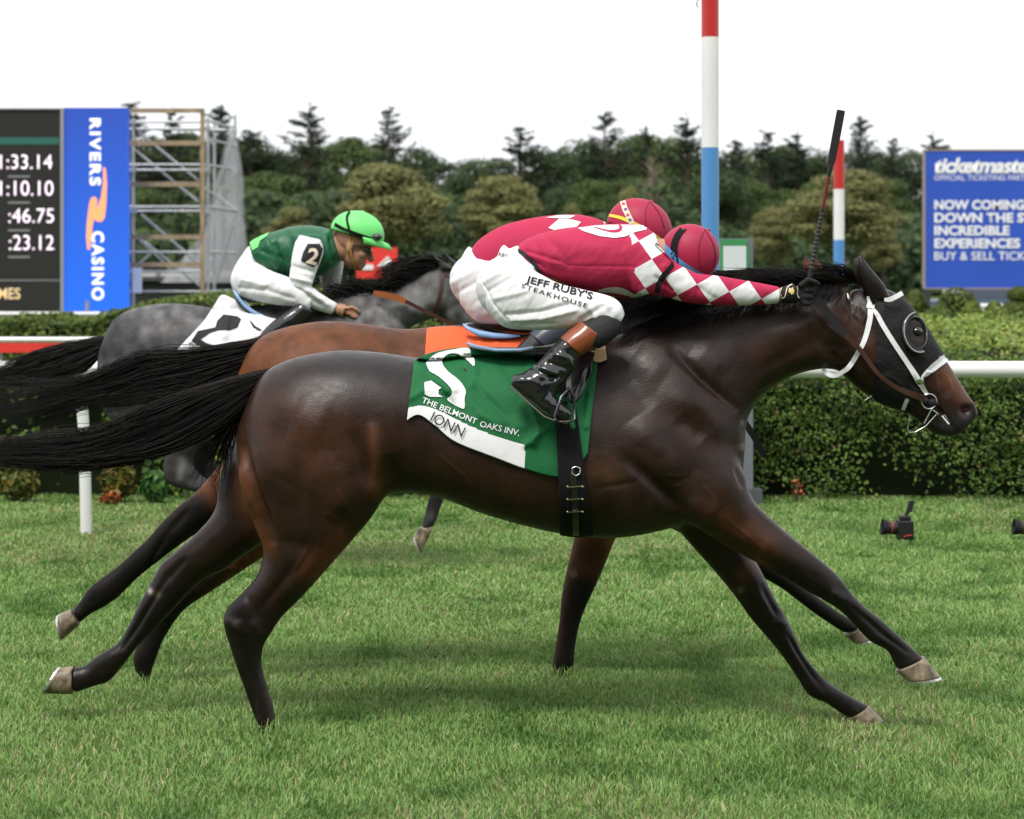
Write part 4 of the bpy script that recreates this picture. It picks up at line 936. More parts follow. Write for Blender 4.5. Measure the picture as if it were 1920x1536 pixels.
def hug(me, y_hit, px, py, off=.004):
    pass
def near_y(bvh, x, z, y0=2.0):
    h = bvh.ray_cast(Vector((x, y0, z)), Vector((0, 1, 0)))
    return h[0].y if h[0] is not None else None

# eye
ey = near_y(BVH_F, *P2(1719, 622, DF-.09)) or DF-.09
mb = MB(); c = W(1719, 622, ey); mb.ball(c + Vector((0, .010, 0)), .024, .022, .019, 18, 12)
link('eye', mb.mesh('eye', M_EYE, True), horse_f)
mb = MB(); ny = near_y(BVH_F, *P2(1808, 768, DF-.05)) or DF-.05
c = W(1808, 768, ny); mb.ball(c + Vector((0, .007, 0)), .026, .010, .015, 16, 10, rot=Matrix.Rotation(R(30), 3, 'Y'))
link('nostril', mb.mesh('nostril', M_NOSTRIL, True), horse_f)

def guides_px(lst, D): return [[W(x, y, D) for x, y in g] for g in lst]
TAIL_F = guides_px([
    [(522,692),(470,705),(408,722),(321,748),(262,772),(190,806),(117,816),(40,822),(-40,840)],
    [(518,698),(460,718),(400,742),(320,780),(250,812),(170,838),(90,848),(0,850),(-60,852)],
    [(512,705),(462,738),(400,775),(330,815),(250,846),(160,860),(70,862),(-30,858)],
    [(500,715),(462,755),(410,800),(330,840),(219,866),(146,876),(58,872),(-20,862)]], DF)
link('tail', strands('tail', TAIL_F, 3000, .026, M_HAIR, .0015, .011, 3, 15, .016, .62), horse_f)
WISP = guides_px([[(480,740),(447,790),(434,840),(424,900),(410,950)],[(470,745),(440,790),(418,830),(405,880),(398,930)],[(455,760),(430,800),(395,830),(365,860),(340,905)]], DF+.02)
link('tail_wisp', strands('tail_wisp', WISP, 130, .02, M_HAIR, .0015, .008, 4, 12, .012), horse_f)
# mane
MANE_F = guides_px([
    [(1600,530),(1560,520),(1500,522),(1440,528)], [(1540,534),(1500,520),(1440,520),(1395,525)], [(1480,543),(1440,530),(1400,525),(1350,535)],
    [(1420,554),(1380,540),(1330,545),(1290,560)], [(1340,570),(1300,560),(1250,568),(1200,590)], [(1260,592),(1220,580),(1190,590),(1160,600)]], DF)
link('mane', strands('mane', MANE_F, 900, .03, M_HAIR, .0014, .012, 5, 12, .012, .6), horse_f)
MANE2 = guides_px([[(1608,530),(1596,508),(1570,505),(1545,515)],[(1595,528),(1580,506),(1560,506),(1530,514)],[(1575,530),(1555,508),(1530,500),(1500,508)],[(1480,540),(1440,515),(1412,512),(1395,500)],[(1440,550),(1415,522),(1400,515),(1385,520)]], DF)
link('mane_wisp', strands('mane_wisp', MANE2, 220, .02, M_HAIR, .0014, .010, 8, 12, .014), horse_f)
# dark mane lying down the near side of the crest
ML = []
for x in range(1170, 1600, 30):
    top = np.interp(x, [1150,1230,1300,1380,1460,1530,1600], [632,601,583,564,548,537,532])
    z = W(x, top, DF)
    g = []
    for k, (dx, dy) in enumerate([(4,-6),(-4,6),(-16,22),(-30,36)]):
        p = W(x+dx, top+dy, DF); yy = near_y(BVH_F, p.x, p.z)
        g.append(Vector((p.x, (yy - .008) if yy else DF-.02*k, p.z)))
    ML.append(g)
link('mane_fall', strands('mane_fall', ML, 1500, .006, M_HAIR, .0013, .008, 9, 9, .006, .6), horse_f)

# --- second horse (bay), pose close to the first
horse_b = thing('horse', (-.12, DB, 0), 'bright bay horse galloping just behind the dark brown one', 'horse', 'racing horses')
t = np.linspace(0, 1, len(TRUNK)); trunk_b = shift(rows_px(TRUNK, DF), -.135 + .02*t, .092 - .02*t, DB-DF)
t = np.linspace(0, 1, len(NECK)); neck_b = shift(rows_px(NECK, DF), -.115 + .06*t, .072 - .06*t, DB-DF)
head_b = shift(rows_px(HEAD, DF), -.055, .012, DB-DF)
px0, pz0 = head_b[0, 0], head_b[0, 1]; ca, sa = math.cos(R(7)), math.sin(R(7))
for i_, j_ in ((0, 1), (2, 3)):
    ux, uz = (head_b[:, i_]-px0)*.80, (head_b[:, j_]-pz0)*.80; head_b[:, i_] = px0 + ux*ca - uz*sa; head_b[:, j_] = pz0 + ux*sa + uz*ca
head_b[:, 4] *= .85
for k_ in range(3, len(neck_b)):
    g_ = (k_-2)/(len(neck_b)-3)*.26; neck_b[k_, 2:4] += (neck_b[k_, 0:2]-neck_b[k_, 2:4])*g_
ears_b = [shift(rows_px(EAR, DF, s*.055), -.075 + (0 if s < 0 else .03), .012, DB-DF) for s in (-1, 1)]
legs_b = [rows_px(RH_B, DB, -.13), rows_px(LH_B, DB, .13), rows_px([(a-34,b-26,c-34,d-26,w) for a,b,c,d,w in RF_B], DB, -.11), rows_px(LF_B, DB, .11)]
def col_bay(co):
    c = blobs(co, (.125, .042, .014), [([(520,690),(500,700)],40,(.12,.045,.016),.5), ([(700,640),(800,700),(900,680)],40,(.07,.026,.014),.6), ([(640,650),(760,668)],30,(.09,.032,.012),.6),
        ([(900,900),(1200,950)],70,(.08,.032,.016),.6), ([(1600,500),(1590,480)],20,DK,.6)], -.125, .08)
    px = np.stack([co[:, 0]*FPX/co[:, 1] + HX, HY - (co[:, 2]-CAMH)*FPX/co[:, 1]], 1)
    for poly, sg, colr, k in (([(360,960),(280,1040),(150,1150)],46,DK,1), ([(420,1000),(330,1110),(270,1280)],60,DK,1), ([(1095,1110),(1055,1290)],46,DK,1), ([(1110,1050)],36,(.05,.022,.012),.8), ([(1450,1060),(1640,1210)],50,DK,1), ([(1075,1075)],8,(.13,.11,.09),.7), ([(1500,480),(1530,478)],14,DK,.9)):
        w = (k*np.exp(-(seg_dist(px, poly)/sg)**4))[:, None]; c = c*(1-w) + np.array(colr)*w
    return c
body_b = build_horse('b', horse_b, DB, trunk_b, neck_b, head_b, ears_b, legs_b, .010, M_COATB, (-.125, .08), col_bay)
BVH_B = bvh_of(body_b)
hoof(horse_b, (150,1171), (134,1141), (118,1199), (110,1152), DB+.13, .05)
hoof(horse_b, (1618,1174), (1582,1190), (1638,1196), (1598,1204), DB-.11, .05)
TAIL_B = guides_px([
    [(540,612),(500,634),(431,648),(350,660),(291,659),(248,668),(200,692),(150,708),(73,712),(-20,700)],
    [(530,622),(490,648),(430,662),(350,678),(280,690),(220,715),(150,735),(90,760),(20,775),(-40,790)],
    [(522,632),(480,665),(420,685),(350,708),(280,722),(220,738),(160,748),(110,765),(75,790),(62,805)],
    [(512,645),(470,685),(420,708),(350,732),(285,748),(233,756),(175,760),(131,770),(95,792),(85,812)]], DB)
link('tail', strands('tail', TAIL_B, 2000, .026, M_HAIR, .0015, .010, 11, 16, .022, .80), horse_b)
link('mane', strands('mane', [[p + Vector((-.06, DB-DF, .02)) for p in g] for g in MANE_F], 300, .03, M_HAIR, .002, .01, 12, 10, .008), horse_b)

MLB = []
for x in range(1120, 1420, 25):
    g = []
    for k, (dx, dy) in enumerate([(6,-14),(-4,10),(-16,34),(-30,60),(-44,84)]):
        p = W(x+dx, np.interp(x, [1100,1180,1250,1330,1420], [588,566,550,540,532])+dy, DB); yy = near_y(BVH_B, p.x, p.z); g.append(Vector((p.x, (yy-.010) if yy else DB-.02*k, p.z)))
    MLB.append(g)
link('mane_fall', strands('mane_fall', MLB, 1300, .008, M_HAIR, .0018, .010, 13, 9, .008, .5), horse_b)

# --- third horse (grey)
horse_g = thing('horse', (-1.3, DG, 0), 'dapple grey horse trailing behind the two leaders beside the rail', 'horse', 'racing horses')
t = np.linspace(0, 1, len(TRUNK)); trunk_g = shift(rows_px(TRUNK, DF), -1.29 - .02*t, .12, DG-DF)
NECK_G = [(560,570,660,700,.16,.2),(600,582,690,680,.16,.3),(650,580,715,655,.135,.3),(690,564,742,632,.115,.3),(735,541,775,612,.102,.25),(775,520,806,600,.094,.2),(810,500,830,596,.088,.1),(838,496,848,598,.08)]
HEAD_G = [(838,504,828,590,.065),(868,500,836,605,.092),(893,508,856,624,.10),(913,530,878,636,.098),(930,556,898,645,.083),(946,582,914,655,.069),(960,606,928,664,.059),(973,630,940,672,.056),(984,648,954,676,.053),(988,660,966,676,.036)]
EAR_G = [(806,468,809,468,.004),(808,478,822,484,.018),(818,490,838,494,.028),(828,506,850,504,.03)]
RH_G = [(178,690,390,680,.135),(182,740,375,760,.13),(210,790,400,800,.11),(260,820,400,820,.09),(305,840,375,832,.07),(306,880,362,866,.052),(312,905,372,886,.046),(340,917,395,902,.036),(380,927,420,908,.032),(430,945,450,915,.034),(470,965,482,940,.034)]
LF_G = [(640,690,760,700,.11),(700,780,790,760,.10),(760,850,815,830,.07),(800,890,842,880,.05),(806,920,838,918,.04),(800,948,828,948,.031),(795,970,820,972,.034),(789,990,812,988,.03)]
LH_G = [(230,700,400,700,.12),(250,790,400,800,.10),(300,850,400,850,.07),(360,900,420,890,.05),(420,950,470,930,.034),(470,990,500,975,.034)]
RF_G = [(650,690,770,700,.11),(720,780,820,760,.10),(800,820,870,800,.07),(880,850,920,820,.05),(930,900,960,880,.034),(940,960,965,955,.034)]
ears_g = [rows_px(EAR_G, DG, -.055), shift(rows_px(EAR_G, DG, .055), .07, .002)]
legs_g = [rows_px(RH_G, DG, -.13), rows_px(LH_G, DG, .13), rows_px(RF_G, DG, -.11), rows_px(LF_G, DG, .11)]
def col_grey(co):
    c = blobs(co, (.040, .039, .042), [([(620,690),(740,700)],60,(.13,.126,.126),.8), ([(470,860),(520,990)],60,(.07,.068,.07),.6), ([(680,640),(560,660)],40,(.12,.12,.125),.6)], -1.29, .12)
    px = np.stack([co[:, 0]*FPX/DG + HX, HY - (co[:, 2]-CAMH)*FPX/DG], 1)
    def bl(c, poly, sg, colr, k):
        w = (k*np.exp(-(seg_dist(px, poly)/sg)**2))[:, None]; return c*(1-w) + np.array(colr)*w
    c = bl(c, [(700,600),(800,540)], 45, (.15,.147,.145), .8); c = bl(c, [(830,560),(950,640)], 40, (.12,.118,.115), .7)
    c = bl(c, [(310,860),(320,905),(470,950)], 34, (.045,.043,.043), .9); c = bl(c, [(820,900),(800,1000)], 34, (.035,.034,.035), .9); c = bl(c, [(350,860),(345,890)], 7, (.25,.24,.24), .6)
    n = value_noise(co[:, 0]*24, co[:, 2]*24, 41); n2 = value_noise(co[:, 0]*70, co[:, 2]*70, 42); c *= (1 + .95*np.clip(n-.45, -.35, .5) + .30*(n2-.5))[:, None]
    return c
body_g = build_horse('g', horse_g, DG, trunk_g, rows_px(NECK_G, DG), rows_px(HEAD_G, DG), ears_g, legs_g, .011, M_COATG, (-1.29, .12), col_grey, True)
BVH_G = bvh_of(body_g)
hoof(horse_g, (812,990), (786,988), (790,1038), (776,1005), DG+.11, .05)
TAIL_G = guides_px([[(196,634),(165,640),(120,650),(73,662),(30,680),(-30,705)],[(192,642),(150,655),(100,672),(50,690),(0,705),(-40,715)],[(188,655),(150,675),(100,695),(50,708),(-20,720)],[(182,670),(150,695),(110,708),(60,716),(-20,728)]], DG)
link('tail', strands('tail', TAIL_G, 1400, .03, M_HAIR, .0022, .016, 21, 13, .018, .55), horse_g)
MANE_G = guides_px([[(838,494),(815,482),(780,482),(740,492),(705,505)],[(815,500),(785,492),(750,502),(715,515),(690,520)],[(785,515),(755,508),(730,520),(705,530)],[(760,530),(735,525),(715,535),(700,545)],[(725,545),(700,540),(675,530),(640,520)],[(700,560),(675,555),(645,540),(605,535)],[(680,570),(655,565),(630,560),(600,555)]], DG-.04)
link('mane', strands('mane', MANE_G, 700, .03, M_HAIR, .0024, .012, 22, 12, .014), horse_g)
# ------------------------------------------------------------------ surfaces that follow other surfaces
def stick(px, py, bvh, D, off=.004):
    """point on the surface seen at (px, py), lifted by off towards -y"""
    y = D - .1
    for _ in range(3):
        p = W(px, py, y); h = bvh.ray_cast(Vector((p.x, D - 1.5, p.z)), Vector((0, 1, 0)))
        if h[0] is None:
            q = bvh.find_nearest(p); return q[0] + q[1]*off
        y = h[0].y
    n = h[1] if h[1].y < 0 else -h[1]
    p = W(px, py, y); return p + (n*.6 + Vector((0, -.4, 0)))*off

def shell(name, grid, th, m, smooth=True):
    """grid (r,c) of points -> closed sheet of thickness th (towards +y)"""
    r, c = len(grid), len(grid[0]); v = [p for row in grid for p in row] + [p + Vector((0, th, 0)) for row in grid for p in row]; n = r*c; f = []
    for i in range(r-1):
        for j in range(c-1):
            a = i*c+j; f.append((a, a+1, a+c+1, a+c)); f.append((n+a, n+a+c, n+a+c+1, n+a+1))
    for j in range(c-1): f.append((j, n+j, n+j+1, j+1)); a = (r-1)*c+j; f.append((a, a+1, n+a+1, n+a))
    for i in range(r-1): a = i*c; f.append((a, a+c, n+a+c, n+a)); a = i*c+c-1; f.append((a, n+a, n+a+c, a+c))
    me = mesh_np(name, v, f, m, smooth); return me

def resample(poly, n):
    P = catmull(np.array(poly, float), 6); L = np.r_[0, np.cumsum(np.linalg.norm(np.diff(P[:, :2], axis=0), axis=1))]; t = np.linspace(0, L[-1], n)
    return np.stack([np.interp(t, L, P[:, k]) for k in range(P.shape[1])], 1)

def drape(name, top, bottom, bvh, D, off, m, nu=70, nv=44, folds=(), th=.004, smooth_it=2):
    T = resample(top, nu); B = resample(bottom, nu); grid = []
    yy = np.zeros((nv, nu)); PX = np.zeros((nv, nu, 2))
    for i in range(nv):
        v = i/(nv-1)
        for j in range(nu):
            p = T[j]*(1-v) + B[j]*v; PX[i, j] = p; yy[i, j] = stick(p[0], p[1], bvh, D, off).y
    for _ in range(smooth_it):
        q = yy.copy(); q[1:-1] = np.minimum(yy[1:-1], (yy[:-2]+yy[1:-1]*2+yy[2:])/4); yy = q
        q[:, 1:-1] = np.minimum(yy[:, 1:-1], (yy[:, :-2]+yy[:, 1:-1]*2+yy[:, 2:])/4); yy = q
    for poly, sg, amp in folds:
        d = seg_dist(PX.reshape(-1, 2), poly).reshape(nv, nu); yy -= amp*np.exp(-(d/sg)**2)
    for i in range(nv): grid.append([W(PX[i, j, 0], PX[i, j, 1], yy[i, j]) for j in range(nu)])
    return shell(name, grid, th, m)

def ribbon(name, pts, width, bvh, D, off, m, parent, th=.002, across=3, step=5.0, free=None):
    """strap along a pixel polyline; width constant or one value for each point; free = list of y for a strap in the air"""
    pts = np.array(pts, float); wd = np.full(len(pts), float(width)) if np.isscalar(width) else np.array(width, float)
    A = np.column_stack([pts, wd] + ([np.array(free)] if free is not None else [])); L = np.linalg.norm(np.diff(pts, axis=0), axis=1).sum()
    S = resample(A, max(3, int(L/step))); d = np.gradient(S[:, :2], axis=0); d /= np.linalg.norm(d, axis=1)[:, None] + 1e-9; nrm = np.stack([-d[:, 1], d[:, 0]], 1); grid = []
    for i in range(len(S)):
        row = []
        for k in np.linspace(-.5, .5, across):
            q = S[i, :2] + nrm[i]*k*S[i, 2]
            row.append(W(q[0], q[1], S[i, 3]) if free is not None else stick(q[0], q[1], bvh, D, off))
        grid.append(row)
    return link(name, shell(name, grid, th, m, False), parent)

def conform(name, verts2, faces, bvh, D, off, m, parent, cell=4.0):
    """flat outline in pixels -> thin print lying on a surface"""
    bm = bmesh.new(); vs = [bm.verts.new((x, y, 0)) for x, y in verts2]
    for f in faces:
        try: bm.faces.new([vs[i] for i in f])
        except ValueError: pass
    P = np.array(verts2, float); lo, hi = P.min(0), P.max(0)
    bm.normal_update(); bmesh.ops.triangulate(bm, faces=bm.faces[:])
    for ax in (0, 1):
        for t in np.arange(lo[ax]+cell*.5, hi[ax], cell):
            co = [0, 0, 0]; no = [0, 0, 0]; co[ax] = t; no[ax] = 1
            bmesh.ops.bisect_plane(bm, geom=bm.verts[:]+bm.edges[:]+bm.faces[:], plane_co=co, plane_no=no)
    for v in bm.verts: v.co = stick(v.co.x, v.co.y, bvh, D, off)
    me = bpy.data.meshes.new(name); bm.to_mesh(me); bm.free(); me.materials.append(m); return link(name, me, parent)

def text_on(name, s, p0, p1, h, bvh, D, off, m, parent, bold=0., spacing=1.0, shear=0.):
    me, uv = text_shape(s, bold, shear, spacing); p0 = np.array(p0, float); p1 = np.array(p1, float); d = p1 - p0; n = np.array([d[1], -d[0]])/np.linalg.norm(d)
    P = p0 + uv[:, :1]*d + uv[:, 1:]*n*h
    conform(name, [tuple(q) for q in P], [tuple(f.vertices) for f in me.polygons], bvh, D, off, m, parent, 5.0); bpy.data.meshes.remove(me)

def rows3(spec, D):
    """rows (ax, ay, bx, by, w, yo)"""
    out = []
    for ax, ay, bx, by, w, yo in spec:
        a = W(ax, ay, D+yo); b = W(bx, by, D+yo); out.append((a.x, a.z, b.x, b.z, w, D+yo, 0.))
    return np.array(out)

def cloth_mat(name, color, rough=.75, bump=(26, .25, .006), attr=None, noise=None, sheen=.0, spec=.25):
    return mat(name, color, rough, spec, bump=bump, attr=attr, noise=noise, sheen=sheen)

M_LEATHER = mat('black_leather', (.010,.010,.011), .28, .5, coat=.3, bump=(60, .15, .002)); M_BROWN = mat('brown_leather', (.055,.022,.014), .45, .4, bump=(80, .2, .002))
M_NYLON = mat('white_strap', (.80,.80,.82), .45, .4); M_SILVER = mat('bit_steel', (.62,.62,.62), .2, .5, metal=1.0); M_ELASTIC = mat('black_elastic', (.008,.008,.009), .85, .2, bump=(300, .2, .001))
M_HOOD = mat('hood_fabric', (.008,.008,.009), .65, .3, bump=(26, .7, .012)); M_TAN = mat('chamois', (.55,.38,.20), .85)
M_GREENC = cloth_mat('cloth_green', (.010,.125,.040), .7, (14,.5,.012)); M_CWHITE = cloth_mat('cloth_white', (.78,.78,.80), .7); M_INK = mat('print_black', (.012,.012,.012), .7); M_ORANGE = cloth_mat('cloth_orange', (.80,.125,.04), .7)

# ------------------------------------------------------------------ front horse: saddlecloth
cl = thing('saddlecloth', W(950, 780, DF-.28), 'green saddlecloth with a big white numeral on the dark brown horse', 'saddlecloth')
FOLDS = [([(780,690),(820,715),(850,730)],9,.016),([(800,700),(850,760)],7,-.010),([(770,745),(800,728),(835,735)],8,.009),([(840,690),(900,700)],10,-.006),([(870,660),(890,690),(885,720)],8,.008),
         ([(1000,770),(1010,800),(1000,830)],8,.016),([(1030,800),(1000,822),(985,835)],6,.010),([(1085,720),(1070,760),(1075,800)],8,.012),([(1100,700),(1090,780)],9,-.008),([(900,780),(980,800)],10,.006),([(880,740),(960,775)],14,-.005),([(1105,740),(1100,800)],6,.008),([(930,690),(960,740)],12,.006),([(820,720),(850,745)],7,.005),([(850,700),(890,760),(930,800)],9,.006),([(870,690),(915,750),(960,795)],7,-.006),([(1095,690),(1060,790)],6,.008)]
TOPC = [(776,677),(800,664),(836,655),(882,651),(942,655),(1000,652),(1060,650),(1122,662)]
cloth = drape('cloth', TOPC, [(763,788),(786,778),(817,799),(855,829),(931,859),(981,878),(1040,894),(1072,888),(1102,850)], BVH_F, DF, .014, M_GREENC, 170, 104, FOLDS)
BVH_C = bvh_of(cloth); BVH_W = BVH_C
def zoomed(pts, ox, oy, s): return [(x/s+ox, y/s+oy) for x, y in pts]
# the white hem band is a part of its own: split the sheet along its upper edge
bt = resample([(760,766),(793,761),(830,773),(880,798),(930,818),(986,834)], 60)
def split_sheet(me, test, name, m):
    bm = bmesh.new(); bm.from_mesh(me); kill = []
    for f in bm.faces:
        c = f.calc_center_median(); kill.append((f, test(c.x*FPX/c.y+HX, HY-(c.z-CAMH)*FPX/c.y)))
    bm.faces.index_update(); b2 = bm.copy(); b2.faces.ensure_lookup_table(); bm.faces.ensure_lookup_table()
    bmesh.ops.delete(b2, geom=[b2.faces[f.index] for f, k in kill if not k], context='FACES'); bmesh.ops.delete(bm, geom=[f for f, k in kill if k], context='FACES')
    bm.to_mesh(me); bm.free(); out = bpy.data.meshes.new(name); b2.to_mesh(out); b2.free(); out.materials.append(m); return out
band = split_sheet(cloth, lambda x, y: x < 984 and y > np.interp(x, bt[:, 0], bt[:, 1]), 'white_band', M_CWHITE)
link('cloth', cloth, cl); link('white_band', band, cl)
NUM = zoomed([(215,300),(240,265),(300,225),(420,200),(510,195),(520,240),(545,270),(545,320),(510,290),(440,235),(370,235),(330,270),(330,310),(370,360),(440,415),(487,485),(480,540),(480,600),(460,608),(370,560),(365,535),(390,515),(385,470),(300,390),(240,355)], 740, 600, 3.657)
NUM = [tuple(q) for q in catmull(np.array(NUM + NUM[:1]), 3)[:-1]]
conform('numeral', NUM, [tuple(range(len(NUM)))], BVH_C, DF, .0045, M_CWHITE, cl)
NUM2 = zoomed([(205,430),(250,418),(325,465),(300,480),(300,510),(330,530),(240,528),(205,510)], 740, 600, 3.657)
conform('numeral', NUM2, [tuple(range(len(NUM2)))], BVH_C, DF, .004, M_CWHITE, cl)
text_on('lettering', 'THE BELMONT', (790,755), (892,796), 11, BVH_C, DF, .004, M_CWHITE, cl, .01)
text_on('lettering', 'OAKS INV.', (899,800), (973,818), 11.5, BVH_C, DF, .004, M_CWHITE, cl, .01)
text_on('lettering', 'IONN', (806,790), (866,820), 19, BVH_F, DF, .0225, M_INK, cl, .0)

# saddle, girth, stirrup
sd = thing('racing_saddle', W(990, 700, DF-.2), 'small black racing saddle with girth on the dark brown horse', 'saddle')
mb = MB(); mb.add(*loft(rows3([(880,646,884,650,.09,0),(905,650,905,658,.15,0),(960,652,960,664,.17,0),(1010,650,1010,672,.16,0),(1060,640,1060,672,.13,0),(1100,632,1100,666,.08,0)], DF), 4, 24))
link('seat', fused('seat', mb, .007, 4, M_LEATHER), sd)
mb = MB(); mb.tube([W(x, y, DF+yo) for x, y, yo in ((880,645,0),(878,645,-.07),(890,650,-.13),(930,657,-.165),(975,657,-.17),(1000,652,-.165))], .007, 10); link('cantle_trim', mb.mesh('cantle_trim', mat('cantle_sheen', (.20,.28,.42), .3, .5), True), sd)  # blue tube: bluish sheen on the black cantle set as base colour
fl = drape('flap', [(1000,668),(1040,655),(1080,648),(1118,645)], [(1010,700),(1050,735),(1080,755),(1108,700)], BVH_C, DF, .008, M_LEATHER, 24, 24, (), .006, 0); link('flap', fl, sd)
pad = drape('saddle_pad', [(1104,640),(1120,636),(1134,640)], [(1110,676),(1124,680),(1138,674)], BVH_F, DF, .02, M_TAN, 10, 12, (), .006, 0); link('saddle_pad', pad, sd)
gi = drape('girth', [(1042,760),(1060,752),(1080,762)], [(1050,1004),(1080,1008),(1112,1004)], BVH_F, DF, .022, M_ELASTIC, 14, 60, [([(1038,810),(1052,930),(1051,1000)],5,.004),([(1080,780),(1108,920),(1111,1000)],5,.004)], .012, 0)
g_ = link('girth', gi, sd); BVH_GI = bvh_of(gi)
ribbon('girth_strap', [(1072,880),(1078,930),(1080,1004)], 12, BVH_GI, DF, .004, M_LEATHER, sd, .003)
for y in (911, 934, 957):
    ribbon('buckle_bar', [(1064,y+2),(1078,y+1),(1092,y)], 2.0, BVH_GI, DF, .008, M_SILVER, sd, .002, 2)
    for x in (1064, 1092):
        p = stick(x, y+1, BVH_GI, DF, .009); mb = MB(); mb.ball(p, .004, .003, .004, 8, 6); link('stud', mb.mesh('stud', mat('brass', (.5,.36,.18), .35, .5, metal=.8), True), sd)
mb = MB(); p = [W(x, y, DF-.30) for x, y in ((1073,878),(1072,888),(1080,893),(1088,888),(1087,878),(1080,875),(1073,878))]; mb.tube(p, .0035, 6); link('buckle', mb.mesh('buckle', M_SILVER, True), sd)

# ------------------------------------------------------------------ hood and bridle of the front horse
def inside(P, poly):
    poly = np.array(poly); x, y = P[:, 0], P[:, 1]; r = np.zeros(len(P), bool)
    for (x0, y0), (x1, y1) in zip(poly, np.roll(poly, -1, 0)):
        c = ((y0 > y) != (y1 > y)) & (x < (x1-x0)*(y-y0)/(y1-y0+1e-12)+x0); r ^= c
    return r
def nearest_on(q, poly):
    best = None
    for a, b in zip(poly, poly[1:]+poly[:1]):
        a = np.array(a); b = np.array(b); d = b-a; t = np.clip(((q-a)@d)/(d@d), 0, 1); e = a+t*d; k = np.hypot(*(q-e))
        if best is None or k < best[0]: best = (k, e)
    return best
HOODP = [(1634,548),(1655,536),(1690,530),(1730,560),(1770,625),(1786,650),(1772,662),(1745,690),(1726,712),(1720,738),(1712,765),(1696,778),(1668,790),(1650,760),(1636,742),(1640,700),(1644,650),(1645,610),(1640,575)]
def make_hood():
    co = co_of(body_f); no = no_of(body_f); P = np.stack([co[:, 0]*FPX/co[:, 1]+HX, HY-(co[:, 2]-CAMH)*FPX/co[:, 1]], 1); ok = inside(P, HOODP)
    hole = [(1717+16*math.cos(t)+4*math.sin(t), 625+26*math.sin(t)) for t in np.linspace(0, 6.283, 24, endpoint=False)]; ok &= ~(inside(P, hole))
    earh = [(1610,470),(1640,490),(1672,545),(1690,553),(1688,560),(1662,572),(1640,560),(1622,548)]; ok &= ~inside(P, earh)
    faces = [tuple(p.vertices) for p in body_f.polygons if all(ok[i] for i in p.vertices)]
    used = sorted({i for f in faces for i in f}); mp = {k: j for j, k in enumerate(used)}
    V = (co[used] + no[used]*.0045).tolist(); F = [tuple(mp[i] for i in f) for f in faces]
    cnt = {}
    for f in F:
        for a, b in zip(f, f[1:]+f[:1]): k = (min(a, b), max(a, b)); cnt[k] = cnt.get(k, 0)+1
    bd = {i for k, c in cnt.items() if c == 1 for i in k}
    for i in bd:
        q = P[used[i]]; best = min((nearest_on(q, pl) for pl in (HOODP, hole, earh)), key=lambda t: t[0])
        if best[0] < 9:
            d = best[1]-q; V[i][0] += d[0]*V[i][1]/FPX; V[i][2] -= d[1]*V[i][1]/FPX
    return mesh_np('hood_shell', V, F, M_HOOD, True)
hd = thing('blinker_hood', W(1690, 650, DF), 'black blinker hood with round eye cup on the dark brown horse head', 'hood')
hm_ = make_hood(); link('hood_shell', hm_, hd)
so = hd.children[0].modifiers.new('s', 'SOLIDIFY'); so.thickness = .003; so.offset = -1
ring = [stick(1717+19*math.cos(t)+4*math.sin(t), 625+30*math.sin(t), BVH_F, DF, .006) for t in np.linspace(0, 2*math.pi, 33)]
mb = MB(); mb.tube(ring, .0045, 8, False); link('eye_cup_rim', mb.mesh('eye_cup_rim', M_LEATHER, True), hd)
arc = np.linspace(R(105), R(262), 18); gridc = []
for k, (rx, ry, lift) in enumerate(((19,30,.006),(23,33,.022),(26,36,.028),(29,38,.010))):
    gridc.append([stick(1717+rx*math.cos(t)-4*math.sin(t), 625-ry*math.sin(t), BVH_F, DF, lift) for t in np.linspace(R(100), R(285), 24)])
link('eye_cup', shell('eye_cup', gridc, .002, mat('cup_plastic', (.02,.02,.022), .12, .6, coat=.5)), hd)
rim = [p + Vector((0,-.002,0)) for p in gridc[2]]; mb = MB(); mb.tube(rim, .0026, 6); link('cup_edge', mb.mesh('cup_edge', mat('clear_edge', (.30,.30,.27), .2, .6), True), hd)
p = [W(x, y, DF-.03) for x, y in ((1664,772),(1667,786),(1676,778))]
BVH_H = bvh_of(hm_)
def sticky(px, py, off=.004):
    a = stick(px, py, BVH_F, DF, .0); return a
class Both:
    """nearest of hood or body"""
    def ray_cast(s, o, d):
        a = BVH_H.ray_cast(o, d); b = BVH_F.ray_cast(o, d)
        if a[0] is not None and (b[0] is None or a[0].y < b[0].y): return a
        return b
    def find_nearest(s, p): return BVH_F.find_nearest(p)
HB = Both()
br = thing('bridle', W(1690, 700, DF), 'white strap bridle with bit ring on the dark brown horse head', 'bridle')
ribbon('throat_latch', zoomed([(655,80),(675,200),(665,330),(620,500),(565,610),(500,720)], 1500, 540, 5.12), [4,10,10,9,9,9], HB, DF, .005, M_NYLON, br)
ribbon('cheek_strap', zoomed([(690,190),(735,250),(800,370),(900,530),(1000,680),(1100,830),(1160,930),(1225,1030)], 1500, 540, 5.12), [4,8,9,9,9,10,10,8], HB, DF, .006, M_NYLON, br)
ribbon('throat_latch', zoomed([(500,720),(460,770),(420,800),(330,845),(250,815),(215,760)], 1500, 540, 5.12), [9,9,8,8,8,6], None, DF, 0, M_NYLON, br, .003, free=[stick(1598,681,HB,DF,.006).y,DF-.082,DF-.075,DF-.06,DF-.04,DF-.03])
ribbon('keeper', zoomed([(640,175),(715,185)], 1500, 540, 5.12), 7, HB, DF, .008, M_NYLON, br)
ribbon('brow_band', zoomed([(810,112),(860,112),(920,85),(985,48)], 1500, 540, 5.12), [6,9,9,9], None, DF, 0, M_NYLON, br, .003, free=[DF-.098,DF-.108,DF-.106,DF-.085])
